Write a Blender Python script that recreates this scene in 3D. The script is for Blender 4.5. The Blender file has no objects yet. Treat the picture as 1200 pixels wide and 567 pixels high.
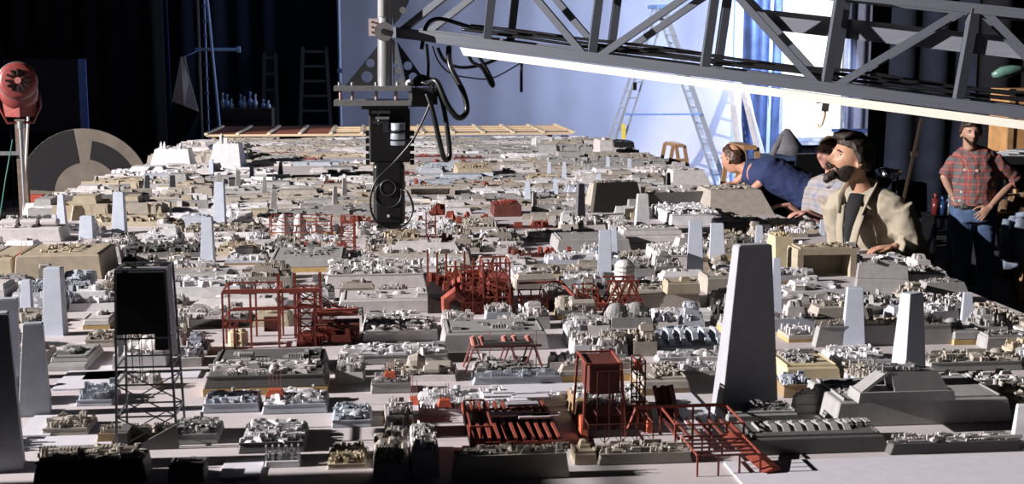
import bpy, math, random
from mathutils import Vector, Matrix, Euler, noise
R = random.Random(7)
PI = math.pi
sc = bpy.context.scene
C = sc.collection
# ------------------------------------------------------------------ camera
F = 1500.0; W_, H_ = 1200.0, 567.0
VPX, VPY = 443.0, 63.0
CZ = 2.3; TZ = 1.15
pitch = math.atan((H_/2-VPY)/F)
yaw = math.atan((W_/2-VPX)/F*math.cos(pitch))
cam_d = bpy.data.cameras.new('camera'); cam = bpy.data.objects.new('camera', cam_d); C.objects.link(cam)
cam.location = (0, 0, CZ); cam.rotation_euler = (PI/2-pitch, 0, -yaw)
cam_d.sensor_width = 36; cam_d.lens = F/W_*36; cam_d.clip_end = 200
cam_d.dof.use_dof = True; cam_d.dof.focus_distance = 7.5; cam_d.dof.aperture_fstop = 10
sc.camera = cam
CM = cam.rotation_euler.to_matrix(); CL = Vector((0, 0, CZ))
def ray(px, py): return CM @ Vector(((px-W_/2)/F, (H_/2-py)/F, -1))
def at(px, py, z=TZ):
    d = ray(px, py); t = (z-CZ)/d.z; return CL + d*t
def atY(px, py, Y):
    d = ray(px, py); return CL + d*(Y/d.y)
# ------------------------------------------------------------------ world, lights, exposure
w = bpy.data.worlds.new('World'); sc.world = w; w.use_nodes = True
w.node_tree.nodes['Background'].inputs[0].default_value = (.30, .38, .62, 1)
w.node_tree.nodes['Background'].inputs[1].default_value = .004
def lamp(kind, name, loc, target, energy, col, **kw):
    d = bpy.data.lights.new(name, kind); d.energy = energy; d.color = col
    for k, v in kw.items(): setattr(d, k, v)
    o = bpy.data.objects.new(name, d); C.objects.link(o); o.location = loc
    o.rotation_euler = (Vector(target)-Vector(loc)).to_track_quat('-Z', 'Y').to_euler(); return o
lamp('SPOT', 'key_lamp', (-18, 3.6, TZ+6.4), (-18+20*math.cos(.335), 3.6+20*math.sin(.335), 1.0), 47000, (1, .935, .90),
     spot_size=math.radians(45.5), spot_blend=.10, shadow_soft_size=.07)
lamp('AREA', 'daylight_behind_camera', (-3.5, -5, 5.0), (0.5, 7, 1), 3.5, (.50, .62, 1.0), shape='RECTANGLE', size=4, size_y=3)
lamp('AREA', 'window_daylight', (7.6, 21.6, 3.4), (3.2, 24.6, 2.0), 590, (.64, .74, 1.0), shape='RECTANGLE', size=2.0, size_y=3)
lamp('AREA', 'blue_fill_left', (-1.0, 18.6, 4.8), (-3.6, 20.6, 2.2), 13, (.30, .48, 1.0), shape='RECTANGLE', size=.8, size_y=1.2)  # added blue fill for the left drape edges; no window stands here
lamp('SPOT', 'plaid_man_fill', (-1.0, 3.5, 4.6), (5.2, 10.8, 1.2), 90, (1, .88, .76), spot_size=math.radians(24), spot_blend=.6, shadow_soft_size=.3)  # unseen fill spot aimed at the man in plaid
lamp('SPOT', 'left_back_fill', (-1.2, 8.0, 4.2), (-6.2, 19, 1.3), 60, (1, .86, .72), spot_size=math.radians(30), spot_blend=.7, shadow_soft_size=.3)  # unseen fill spot over the left background
sc.view_settings.view_transform = 'Standard'; sc.view_settings.look = 'None'
sc.view_settings.gamma = 1; sc.view_settings.use_curve_mapping = False; sc.view_settings.exposure = 0
# ------------------------------------------------------------------ materials
MATS = {}
def mat(name, col, rough=.7, var=.12, scale=25, metal=0, bump=0, bscale=60, emit=None, detail=4):
    if name in MATS: return MATS[name]
    m = bpy.data.materials.new(name); m.use_nodes = True; n = m.node_tree; p = n.nodes['Principled BSDF']
    p.inputs['Roughness'].default_value = rough; p.inputs['Metallic'].default_value = metal
    if emit:
        p.inputs['Emission Color'].default_value = (*col, 1); p.inputs['Emission Strength'].default_value = emit
    tc = n.nodes.new('ShaderNodeTexCoord'); nz = n.nodes.new('ShaderNodeTexNoise')
    nz.inputs['Scale'].default_value = scale; nz.inputs['Detail'].default_value = detail
    n.links.new(tc.outputs['Object'], nz.inputs['Vector'])
    cr = n.nodes.new('ShaderNodeValToRGB'); a, b = cr.color_ramp.elements
    a.position = .3; b.position = .7
    a.color = (*[c*(1-var) for c in col], 1); b.color = (*[min(1, c*(1+var)) for c in col], 1)
    n.links.new(nz.outputs['Fac'], cr.inputs['Fac']); n.links.new(cr.outputs['Color'], p.inputs['Base Color'])
    if bump:
        n2 = n.nodes.new('ShaderNodeTexNoise'); n2.inputs['Scale'].default_value = bscale
        n.links.new(tc.outputs['Object'], n2.inputs['Vector'])
        bp = n.nodes.new('ShaderNodeBump'); bp.inputs['Strength'].default_value = bump; bp.inputs['Distance'].default_value = .02
        n.links.new(n2.outputs['Fac'], bp.inputs['Height']); n.links.new(bp.outputs['Normal'], p.inputs['Normal'])
    MATS[name] = m; return m
def glassmat():
    m = bpy.data.materials.new('window_glass'); m.use_nodes = True; p = m.node_tree.nodes['Principled BSDF']
    p.inputs['Transmission Weight'].default_value = 1; p.inputs['Roughness'].default_value = .02; p.inputs['IOR'].default_value = 1.05
    return m
def plaid(name, base, s1, s2, sc_=.055, w1=.42, w2=.12):
    m = bpy.data.materials.new(name); m.use_nodes = True; n = m.node_tree; p = n.nodes['Principled BSDF']; p.inputs['Roughness'].default_value = .85
    tc = n.nodes.new('ShaderNodeTexCoord'); sp = n.nodes.new('ShaderNodeSeparateXYZ')
    n.links.new(tc.outputs['Object'], sp.inputs[0])
    def math_(op, a, b=None, c=None):
        k = n.nodes.new('ShaderNodeMath'); k.operation = op
        for i, v in enumerate((a, b, c)):
            if v is None: continue
            if isinstance(v, (int, float)): k.inputs[i].default_value = v
            else: n.links.new(v, k.inputs[i])
        return k.outputs[0]
    def band(v, width, off=0):
        q = math_('FRACT', math_('ADD', math_('DIVIDE', v, sc_), off+100.0))
        return math_('LESS_THAN', q, width)
    u = math_('ADD', sp.outputs[0], math_('MULTIPLY', sp.outputs[1], .6))
    bx, bz = band(u, w1), band(sp.outputs[2], w1)
    tx, tz = band(u, w2, .3), band(sp.outputs[2], w2, .3)
    def mix(f, a, b):
        k = n.nodes.new('ShaderNodeMix'); k.data_type = 'RGBA'; n.links.new(f, k.inputs[0])
        for s, v in ((6, a), (7, b)):
            if isinstance(v, tuple): k.inputs[s].default_value = (*v, 1)
            else: n.links.new(v, k.inputs[s])
        return k.outputs[2]
    f1 = math_('MULTIPLY', math_('ADD', bx, bz), .47)
    f2 = math_('MINIMUM', math_('MULTIPLY', math_('ADD', tx, tz), .6), 1.0)
    c = mix(f2, mix(f1, base, s1), s2)
    n.links.new(c, p.inputs['Base Color']); return m
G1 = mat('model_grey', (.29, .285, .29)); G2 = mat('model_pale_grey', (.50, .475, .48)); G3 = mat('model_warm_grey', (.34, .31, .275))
G4 = mat('model_white', (.60, .59, .62)); G5 = mat('model_blue_grey', (.36, .39, .45)); G6 = mat('model_beige', (.37, .315, .235))
G7 = mat('model_dark_grey', (.10, .098, .10)); G8 = mat('model_cream', (.52, .44, .29)); YEL = mat('foam_yellow', (.46, .32, .13))
BRN = mat('foam_brown', (.26, .18, .10)); RED = mat('red_oxide', (.24, .048, .030), var=.3); DRED = mat('dark_red_oxide', (.10, .022, .016), var=.3)
ORG = mat('orange_red', (.44, .09, .045)); TOWER = mat('tower_blue_grey', (.42, .46, .55), var=.07); TDARK = mat('tower_dark_grey', (.10, .105, .12), var=.15)
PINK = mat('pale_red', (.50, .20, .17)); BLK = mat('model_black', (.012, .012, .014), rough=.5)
TABLE = mat('table_paint', (.54, .495, .515), var=.08, scale=6); PLATE = mat('card_plate', (.62, .61, .68), var=.05)
WOOD = mat('pale_wood', (.62, .48, .33), scale=9, var=.2); WOOD2 = mat('brown_wood', (.36, .21, .10), scale=9, var=.25); RPAN = mat('red_brown_panel', (.30, .09, .05))
# ------------------------------------------------------------------ mesh helpers
class MB:
    def __init__(s): s.v = []; s.f = []; s.m = []; s.mi = 0
    def add(s, vs, fs):
        b = len(s.v); s.v += [tuple(v) for v in vs]; s.f += [tuple(i+b for i in f) for f in fs]; s.m += [s.mi]*len(fs); return s
    def frus(s, c, b, t, h, rz=0, off=(0, 0)):        # base centre c, base size b, top size t
        ca, sa = math.cos(rz), math.sin(rz); vs = []
        for (sx, sy), z, o in ((b, 0, (0, 0)), (t, h, off)):
            for i, j in ((-1, -1), (1, -1), (1, 1), (-1, 1)):
                x, y = i*sx/2+o[0], j*sy/2+o[1]
                vs.append((c[0]+x*ca-y*sa, c[1]+x*sa+y*ca, c[2]+z))
        return s.add(vs, [(3, 2, 1, 0), (4, 5, 6, 7), (0, 1, 5, 4), (1, 2, 6, 5), (2, 3, 7, 6), (3, 0, 4, 7)])
    def box(s, c, d, rz=0): return s.frus((c[0], c[1], c[2]-d[2]/2), d[:2], d[:2], d[2], rz)
    def bx(s, x0, x1, y0, y1, z0, z1): return s.box(((x0+x1)/2, (y0+y1)/2, (z0+z1)/2), (x1-x0, y1-y0, z1-z0))
    def rings(s, rr, cap=True):
        n = len(rr[0]); vs = [p for r in rr for p in r]; fs = []
        for k in range(len(rr)-1):
            for i in range(n):
                j = (i+1) % n; fs.append((k*n+i, k*n+j, (k+1)*n+j, (k+1)*n+i))
        if cap: fs += [tuple(range(n-1, -1, -1)), tuple((len(rr)-1)*n+i for i in range(n))]
        return s.add(vs, fs)
    def loft(s, pts, rad, n=10, side=None):           # pts along axis, rad floats or (r1,r2)
        pts = [Vector(p) for p in pts]; rr = []; u = None
        for i, p in enumerate(pts):
            t = (pts[min(i+1, len(pts)-1)]-pts[max(i-1, 0)]).normalized()
            if side is not None: u = Vector(side)
            elif u is None: u = Vector((0, 0, 1)) if abs(t.z) < .9 else Vector((1, 0, 0))
            u = (u-t*u.dot(t)).normalized(); v = t.cross(u)
            r = rad[i] if isinstance(rad, (list, tuple)) else rad
            ra, rb = r if isinstance(r, tuple) else (r, r)
            rr.append([p+u*(ra*math.cos(a))+v*(rb*math.sin(a)) for a in [2*PI*k/n for k in range(n)]])
        return s.rings(rr)
    def cyl(s, p0, p1, r0, r1=None, n=12): return s.loft([p0, p1], [r0, r0 if r1 is None else r1], n)
    def dome(s, c, r, h, n=14, m=4):
        rr = []
        for k in range(m+1):
            a = PI/2*k/m; q = max(r*math.cos(a), r*.02)
            rr.append([(c[0]+q*math.cos(2*PI*i/n), c[1]+q*math.sin(2*PI*i/n), c[2]+h*math.sin(a)) for i in range(n)])
        return s.rings(rr)
    def mesh(s, name, mats, smooth=False):
        me = bpy.data.meshes.new(name); me.from_pydata(s.v, [], s.f)
        if not isinstance(mats, (list, tuple)): mats = [mats]
        for m in mats: me.materials.append(m)
        if len(mats) > 1: me.polygons.foreach_set('material_index', s.m)
        if smooth: me.polygons.foreach_set('use_smooth', [True]*len(me.polygons))
        me.update(); return me
    def obj(s, name, mats, parent=None, smooth=False):
        return link(name, s.mesh(name, mats, smooth), parent)
def link(name, me, parent=None):
    o = bpy.data.objects.new(name, me); C.objects.link(o)
    if parent is not None: o.parent = parent
    return o
LABELS = {}
def tag(o, label, cat, group=None, kind=None):
    o['label'] = label; o['category'] = cat
    if group: o['group'] = group
    if kind: o['kind'] = kind
    LABELS.setdefault(label, []).append(o.name); return o
def thing(name, label, cat, loc=(0, 0, 0), rz=0, group=None):
    o = bpy.data.objects.new(name, None); C.objects.link(o); o.location = loc; o.rotation_euler = (0, 0, rz); o.empty_display_size = .05
    return tag(o, label, cat, group)
def struct(o): o['kind'] = 'structure'; return o
# shared unit meshes, material chosen per object
SH = {}
def shared(key, fn):
    if key not in SH:
        mb = MB(); fn(mb); SH[key] = mb.mesh(key, G2)
    return SH[key]
def put(key, name, parent, loc, scale, m, rz=0):
    o = bpy.data.objects.new(name, SH[key]); C.objects.link(o); o.parent = parent
    o.location = loc; o.scale = scale; o.rotation_euler = (0, 0, rz)
    o.material_slots[0].link = 'OBJECT'; o.material_slots[0].material = m; return o
shared('unit_beam', lambda b: b.box((0, 0, .5), (1, 1, 1)))
shared('unit_rod', lambda b: b.cyl((0, 0, 0), (0, 0, 1), .5, n=16))
SH['unit_rod'].polygons.foreach_set('use_smooth', [len(p.vertices) == 4 for p in SH['unit_rod'].polygons])
def beam(name, parent, p0, p1, t, m, t2=None, key='unit_beam', roll=0):
    p0, p1 = Vector(p0), Vector(p1); d = p1-p0
    o = bpy.data.objects.new(name, SH[key]); C.objects.link(o); o.parent = parent
    o.location = p0; o.rotation_mode = 'QUATERNION'
    z = d.normalized(); ref = Vector((0, 0, 1)) if abs(z.z) < .95 else Vector((0, 1, 0))
    x = ref.cross(z).normalized(); y = z.cross(x)
    o.rotation_quaternion = Matrix((x, y, z)).transposed().to_quaternion()
    o.scale = (t, t2 or t, d.length)
    o.material_slots[0].link = 'OBJECT'; o.material_slots[0].material = m; return o
# kit pieces (unit footprint 1x1, height 1)
def k_vent(b):
    b.frus((0, 0, 0), (1, 1), (.94, .94), .6)
    for i in range(5): b.box((-.36+.18*i, 0, .75), (.09, .8, .35))
def k_tank(b):
    b.box((0, 0, .1), (.9, .5, .2)); b.loft([(-.5, 0, .5), (-.42, 0, .5), (.42, 0, .5), (.5, 0, .5)], [.25, .45, .45, .25], 10)
def k_drum(b):
    b.cyl((0, 0, 0), (0, 0, .85), .46, n=12); b.cyl((0, 0, .85), (0, 0, 1), .3, n=12); b.cyl((0, 0, .3), (0, 0, .38), .5, n=12)
def k_wedge(b):
    b.add([(-.5, -.5, 0), (.5, -.5, 0), (.5, .5, 0), (-.5, .5, 0), (-.5, -.2, 1), (.5, -.2, 1), (.5, .5, .5), (-.5, .5, .5)], [(3, 2, 1, 0), (4, 5, 6, 7), (0, 1, 5, 4), (1, 2, 6, 5), (2, 3, 7, 6), (3, 0, 4, 7)])
    b.box((-.2, .25, .8), (.2, .2, .3))
def k_step(b):
    b.frus((0, 0, 0), (1, 1), (.92, .9), .5); b.frus((-.1, .08, .5), (.6, .7), (.5, .6), .5); b.box((.34, -.1, .6), (.12, .4, .2)); b.box((-.1, .1, 1.02), (.2, .3, .1))
def k_duct(b):
    b.box((-.1, -.3, .4), (.8, .3, .8)); b.box((.35, .1, .4), (.3, 1.0, .8)); b.box((-.35, -.3, .85), (.2, .2, .3)); b.cyl((-.4, .2, .3), (.3, .2, .3), .16, n=8)
def k_hull(b):
    b.loft([(-.5, 0, .2), (-.3, 0, .4), (.1, 0, .45), (.42, 0, .35), (.5, 0, .3)], [(.1, .1), (.4, .34), (.5, .42), (.36, .36), (.1, .2)], 10, (0, 0, 1))
def k_dome(b): b.cyl((0, 0, 0), (0, 0, .3), .5, n=14); b.dome((0, 0, .3), .44, .7)
def k_comb(b):
    b.box((0, .38, .3), (1, .24, .6))
    for i in range(6): b.frus((-.42+.168*i, -.1, 0), (.09, .8), (.07, .5), 1, off=(0, .1))
def k_pair(b):
    for i in (-1, 1): b.frus((i*.26, 0, 0), (.4, .9), (.24, .6), .8); b.box((i*.26, -.1, .85), (.14, .2, .3))
def k_grille(b):
    for i in range(4): b.box((0, -.42+.28*i, .4), (1, .1, .8))
    for i in range(3): b.box((-.4+.4*i, 0, .25), (.1, 1, .5))
def k_stack(b):
    b.frus((0, 0, 0), (.9, .9), (.5, .5), .4); b.cyl((0, 0, .3), (0, 0, 1), .18, .14, n=8)
KITS = [('vent', k_vent), ('tank', k_tank), ('drum', k_drum), ('wedge_block', k_wedge), ('stepped_block', k_step), ('duct', k_duct), ('hull_shell', k_hull), ('dome', k_dome), ('fin_row', k_comb), ('twin_block', k_pair), ('grille', k_grille), ('chimney', k_stack)]
for k, fn in KITS: shared(k, fn)
# fine detail tiles (unit 1x1 = 0.3 m)
NT = 26
def detail_tile(b, seed, coarse=False):
    r = random.Random(seed); n = 60 if coarse else 100
    for _ in range(n):
        x, y = r.uniform(-.46, .46), r.uniform(-.46, .46); k = r.random(); h = r.uniform(.015, .065)*(1.5 if r.random() < .15 else 1)
        sx = r.choice((.03, .05, .08, .14, .22)); sy = r.choice((.03, .05, .08, .12))
        if r.random() < .3: sx, sy = sy, sx
        sx = min(sx, 2*(.5-abs(x))+.01); sy = min(sy, 2*(.5-abs(y))+.01)
        rz = 0 if r.random() < .6 else r.uniform(-.7, .7)
        if k < .62: b.frus((x, y, 0), (sx, sy), (sx*r.uniform(.5, 1), sy*r.uniform(.5, 1)), h, rz)
        elif k < .74: b.cyl((x, y, 0), (x, y, h*1.1), min(.035, sx), n=8)
        elif k < .86:
            L = r.uniform(.08, .2); a = rz+r.choice((0, PI/2)); dx, dy = L/2*math.cos(a), L/2*math.sin(a); q = r.uniform(.012, .028)
            b.cyl((x-dx, y-dy, q+.01), (x+dx, y+dy, q+.01), q, n=6)
        else:
            m = r.randint(3, 6)
            for i in range(m): b.box((x+(i-m/2)*.034, y, h*.5), (.018, .09, h))
for i in range(NT): shared('detail_%d' % i, lambda b, i=i: detail_tile(b, 100+i, i % 3 == 0))
def detail(parent, x, y, z, wx, wy, m, r, hz=.3, name='kit_detail'):
    nx = max(1, round(wx/.30)); ny = max(1, round(wy/.26)); out = []
    for i in range(nx):
        for j in range(ny):
            o = put('detail_%d' % r.randrange(NT), name, parent, (x-wx/2+(i+.5)*wx/nx, y-wy/2+(j+.5)*wy/ny, z), (wx/nx*r.choice((-1, 1)), wy/ny*r.choice((-1, 1)), hz), m)
            o['kind'] = 'stuff'; out.append(o)
    return out
OCC = []          # occupied rectangles x0,x1,y0,y1
def free(x0, x1, y0, y1, pad=.008):
    return not any(x0 < b+pad and x1 > a-pad and y0 < d+pad and y1 > c-pad for a, b, c, d in OCC)
KITW = ['vent', 'duct', 'stepped_block', 'wedge_block', 'twin_block', 'grille', 'fin_row', 'stepped_block', 'vent', 'duct', 'drum', 'tank', 'chimney', 'hull_shell', 'grille', 'twin_block', 'dome', 'stepped_block']
LM = []           # landmarks (x, y, short phrase)
# ------------------------------------------------------------------ room shell
CONC = mat('dark_floor', (.035, .035, .045), rough=.8, scale=3)
BW = mat('black_wall', (.006, .007, .012), rough=.9); DRAPE = mat('black_drape', (.004, .0045, .008), rough=1, scale=4, var=.4)
NAVY = mat('navy_drape', (.012, .028, .11), rough=.95, scale=5, var=.3); CURT = mat('blue_curtain', (.035, .06, .15), rough=.9, scale=3, var=.4)
CYC = mat('painted_backdrop', (.50, .51, .60), rough=.9, scale=.8, var=.10)
ALU = mat('aluminium', (.62, .66, .72), rough=.35, metal=.6, var=.08)
struct(MB().bx(-14, 14, -6, 34, -.1, 0).obj('floor', CONC))
BY = 25.0
def wall_with_hole():
    b = MB(); x0, x1 = atY(914, 60, BY).x, atY(994, 60, BY).x; z0, z1 = atY(914, 166, BY).z, 4.6
    b.bx(-14, x0, BY, BY+.2, 0, 7); b.bx(x1, 14, BY, BY+.2, 0, 7); b.bx(x0, x1, BY, BY+.2, 0, z0); b.bx(x0, x1, BY, BY+.2, z1, 7)
    return b, x0, x1, z0, z1
b, wx0, wx1, wz0, wz1 = wall_with_hole(); struct(b.obj('wall_back', BW))
struct(MB().bx(14, 14.2, -6, 34, 0, 7).obj('wall_right', BW))
struct(MB().bx(-14, 14.2, -6, 34, 8.5, 8.6).obj('ceiling', BW))
bpy.data.objects['ceiling'].location.z = 3
wn = struct(bpy.data.objects.new('window_1', None)); C.objects.link(wn)
fr = MB(); WF = mat('window_frame_paint', (.55, .60, .70))
for x in (wx0+.04, wx1-.04): fr.bx(x-.035, x+.035, BY-.06, BY+.1, wz0, wz1)
for z in (wz0+.04, wz1-.04): fr.bx(wx0, wx1, BY-.05, BY+.08, z-.035, z+.035)
fr.bx(wx0-.1, wx1+.1, BY-.16, BY, wz0-.06, wz0)
fr.obj('window_frame', WF, wn)
MB().bx(wx0, wx1, BY+.02, BY+.026, wz0, wz1).obj('pane', glassmat(), wn)
# bright outdoors behind the window
m = bpy.data.materials.new('overexposed_outdoors'); m.use_nodes = True; n = m.node_tree; p = n.nodes['Principled BSDF']
nz = n.nodes.new('ShaderNodeTexNoise'); nz.inputs['Scale'].default_value = 1.6; cr = n.nodes.new('ShaderNodeValToRGB')
cr.color_ramp.elements[0].color = (.72, .90, .74, 1); cr.color_ramp.elements[1].color = (1, 1, 1, 1); cr.color_ramp.elements[0].position = .35; cr.color_ramp.elements[1].position = .6
n.links.new(nz.outputs['Fac'], cr.inputs['Fac']); n.links.new(cr.outputs['Color'], p.inputs['Emission Color']); p.inputs['Emission Strength'].default_value = 1.7
o = MB().bx(wx0-3, wx1+3, BY+3, BY+3.1, 0.3, 6).obj('sunlit_trees_outside', m); tag(o, 'bright pale green garden seen through the window', 'garden')
# cyclorama backdrop: curved into the floor
def backdrop():
    x0, x1 = atY(397, 60, 24).x, atY(905, 60, 24).x; prof = [(24, 6.5), (24, 2.5), (24, .5), (23.95, .25), (23.8, .08), (23.6, .03), (20.8, .015)]
    b = MB(); n = 60; vs = []; fs = []
    for k, t in enumerate((0, .02)):
        for i in range(n+1):
            x = x0+(x1-x0)*i/n
            for y, z in prof: vs.append((x, y+t+.018*math.sin(x*6)*math.sin(x*2.3+1), z+(t if y < 23.7 else 0)))
    q = len(prof); N = (n+1)*q
    for i in range(n):
        for j in range(q-1):
            a = i*q+j; fs.append((a, a+q, a+q+1, a+1)); a += N; fs.append((a+1, a+q+1, a+q, a))
    b.add(vs, fs); return b
tag(backdrop().obj('backdrop', CYC, smooth=True), 'tall pale lavender-blue backdrop sweeping to the floor behind the model', 'backdrop')
def curtain(name, x0, x1, y, z0, z1, m, label, cat='curtain', amp=.07, wl=.35, seed=0, rot=0, group=None):
    r = random.Random(seed); L = x1-x0; n = max(12, int(L/wl*9)); ph = [r.uniform(0, 6) for _ in range(4)]
    b = MB(); cols = []
    for i in range(n+1):
        x = L*i/n; yy = amp*(math.sin(x/wl*2*PI+ph[0])+.5*math.sin(x/wl*1.37*PI+ph[1])); cols.append((x, yy))
    vs = []; fs = []
    for t in (0, .015):
        for x, yy in cols:
            for k in range(4): vs.append((x, yy*(1-.12*k)+t, z1+(z0-z1)*k/3))
    N = (n+1)*4
    for i in range(n):
        for j in range(3):
            a = i*4+j; fs.append((a+1, a+5, a+4, a)); a += N; fs.append((a, a+4, a+5, a+1))
    for i in (0, n):
        for j in range(3): a = i*4+j; fs.append((a, a+1, a+1+N, a+N))
    b.add(vs, fs); o = b.obj(name, m, smooth=True); o.location = (x0, y, 0); o.rotation_euler = (0, 0, rot); tag(o, label, cat, group); return o
# left drapes
xl = atY(-60, 60, 21).x
curtain('black_drape', xl-2, atY(192, 60, 21).x, 21, .02, 6.5, DRAPE, 'large matt black drape filling the left of the background', 'drape', seed=1, amp=.05)
curtain('navy_drape', atY(184, 60, 21.2).x, atY(198, 60, 21.2).x, 21.25, .02, 6.5, NAVY, 'narrow cloth strip coloured as blue rim light at the right edge of the black drape', 'drape', seed=2, amp=.03, wl=.2)  # navy colour stands in for blue light along the black drape edge
curtain('navy_drape', atY(200, 60, 24.4).x, atY(398, 60, 24.4).x, 24.4, .02, 6.5, mat('night_blue_drape', (.006, .010, .026), rough=1), 'dark night-blue drape behind the wooden crate and its bottles', 'drape', seed=3, amp=.06, wl=.5)
curtain('blue_curtain', atY(872, 60, 22.6).x, atY(916, 60, 22.6).x, 22.6, .3, 5.5, CURT, 'bright blue pleated curtain at the left side of the window', 'curtain', seed=4, amp=.07, wl=.22)
curtain('blue_curtain', atY(992, 60, 22.6).x, atY(1028, 60, 22.6).x, 22.6, .3, 5.5, mat('grey_blue_curtain', (.16, .17, .24), rough=.9), 'grey-blue curtain at the right side of the window', 'curtain', seed=5, amp=.06, wl=.25)
curtain('black_drape', atY(1018, 60, 16).x, atY(1165, 60, 16).x, 16, .02, 5.5, mat('slate_drape', (.012, .016, .034), rough=1, scale=3, var=.4), 'dark slate drape behind the bearded man in tan and the plaid shirt', 'drape', seed=6, amp=.07, wl=.5)
curtain('black_drape', atY(1150, 60, 13.4).x, atY(1150, 60, 13.4).x+4, 13.4, .02, 5.5, DRAPE, 'black drape in shadow at the far right behind the wooden cupboard', 'drape', seed=7, amp=.08, wl=.5)
# cloth panel, its edge coloured for blue rim light, and box far left
b = MB(); p0 = atY(96, 72, 18); p1 = atY(105, 154, 18)
b.loft([(p0.x-.9, 18.1, (p0.z+p1.z)/2), (p0.x-.2, 18.05, (p0.z+p1.z)/2), (p0.x+.06, 18, (p0.z+p1.z)/2)], [(.48, .02), (.48, .03), (.48, .012)], 4, (0, 0, 1)); 
bp = thing('fabric_flag', 'dark blue cloth panel with blue rim light coloured on one edge behind the red lamp', 'panel', (p0.x, 18, p1.z))
MB().box((-.55, .02, .49), (.98, .02, .98)).obj('cloth', mat('dark_blue_cloth', (.006, .012, .04)), bp)
MB().box((.0, 0, .49), (.10, .025, .98)).obj('blue_rim_light', mat('blue_lit_edge', (.10, .22, .75)), bp)  # bright blue stands in for daylight catching the panel edge
MB().cyl((-1.05, .03, .98), (.06, .03, .98), .014).obj('hanging_rod', mat('black_metal', (.02, .02, .022), rough=.4, metal=.7), bp)
BM = MATS['black_metal']
beam('support_pole', bp, (-1.0, .04, .98), (-1.0, .04, -p1.z), .03, BM, key='unit_rod'); beam('support_pole', bp, (-.1, .04, .98), (-.1, .04, -p1.z), .03, BM, key='unit_rod')
# round beige and black disc
dc = atY(100, 226, 15.5)
dk = thing('target_disc', 'large round beige disc with black sectors standing at far left', 'disc', (dc.x, 15.5, 0))
CLOTH = mat('beige_cloth', (.10, .083, .068), var=.25, scale=4); R0 = .76
MB().cyl((0, 0, dc.z), (0, .04, dc.z), R0, n=48).obj('disc_board', CLOTH, dk)
for a0, a1, r0, r1 in ((10, 80, .40, .625), (98, 176, .36, .755), (300, 350, .3, .62)):
    b = MB(); N = 12; fr_ = []; 
    for k in range(N+1):
        a = math.radians(a0+(a1-a0)*k/N); fr_.append((math.cos(a), math.sin(a)))
    vs = []
    for y in (-.006, .004):
        for c_, s_ in fr_: vs += [(c_*r0, y, dc.z+s_*r0), (c_*r1, y, dc.z+s_*r1)]
    fs = []; Q = 2*(N+1)
    for k in range(N):
        a = 2*k; fs += [(a, a+1, a+3, a+2), (Q+a+2, Q+a+3, Q+a+1, Q+a), (a+1, Q+a+1, Q+a+3, a+3), (a, a+2, Q+a+2, Q+a)]
    b.add(vs, fs); b.obj('black_sector', mat('matt_black', (.006, .006, .008), rough=1), dk)
for x in (-.5, .5): beam('stand_leg', dk, (x, .3, 0), (x*.7, .06, dc.z), .05, BM)
# red round-backed studio lamp on a wooden post
lp = atY(22, 108, 11.0); hl = thing('studio_lamp', 'red studio lamp with a slotted round back on a stand at far left', 'lamp', (lp.x, 11, 0))
RL = mat('red_enamel', (.22, .045, .042), rough=.4, var=.15); z = lp.z
ax = Vector((.25, -1, .12)).normalized(); c0 = Vector((.0, 0, z))
MB().loft([c0-ax*.20, c0-ax*.05, c0+ax*.08, c0+ax*.13, c0+ax*.15], [.10, .155, .15, .13, .04], 28).obj('housing', RL, hl, True)
fc = c0+ax*.15+Vector((.0, 0, .08))
bc = MB().loft([fc-ax*.08, fc, fc+ax*.02], [.15, .15, .12], 28).obj('back_cover', RL, hl, True)
MB().loft([fc-ax*.03, fc-ax*.005], [.157, .157], 28).obj('rim_ring', mat('steel', (.35, .36, .38), metal=.8, rough=.35), hl, True)
sx = ax.cross(Vector((0, 0, 1))).normalized(); sy = sx.cross(ax)
for i in range(12):
    a = 2*PI*i/12; d = sx*math.cos(a)+sy*math.sin(a); beam('cooling_slot', bc, fc+ax*.023+d*.045, fc+ax*.023+d*.095, .016, MATS['matt_black'])
MB().cyl(fc+ax*.015, fc+ax*.035, .026).obj('centre_cap', PINK, bc)
MB().loft([Vector((0, 0, z-.02)), Vector((0, 0, z-.13)), Vector((0, 0, z-.2))], [(.14, .15), (.13, .14), (.12, .12)], 4, sx).obj('lower_box', mat('dark_red_enamel', (.20, .035, .03)), hl)
MB().loft([c0+sx*.155+Vector((0, 0, 0)), c0+sx*.16-Vector((0, 0, .12)), c0+sx*.1-Vector((0, 0, .25)), c0-sx*.1-Vector((0, 0, .25)), c0-sx*.16-Vector((0, 0, .12)), c0-sx*.155], .012, 8).obj('yoke', RL, hl, True)
beam('pole', hl, (0, 0, .25), (0, 0, z-.25), .035, MATS['steel'], key='unit_rod')
for a in (0, 2.1, 4.2): beam('leg', hl, (0, 0, .55), (.45*math.cos(a), .45*math.sin(a), 0), .025, BM, key='unit_rod')
MB().cyl((0, 0, z-.30), (0, 0, z-.24), .03).obj('spigot', MATS['steel'], hl)
wp = thing('wooden_post', 'rough wooden post with a clamp under the red studio lamp', 'post', (atY(27, 200, 11.9).x, 11.9, 0))
MB().box((0, 0, .86), (.085, .06, 1.72)).obj('post_timber', mat('weathered_wood', (.12, .085, .065), var=.3), wp); MB().box((0, 0, .03), (.5, .4, .06)).obj('foot_board', WOOD2, wp)
MB().box((-.09, -.06, 1.42), (.26, .03, .035)).box((.02, -.05, 1.44), (.05, .06, .12)).obj('clamp', MATS['steel'], wp)
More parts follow.
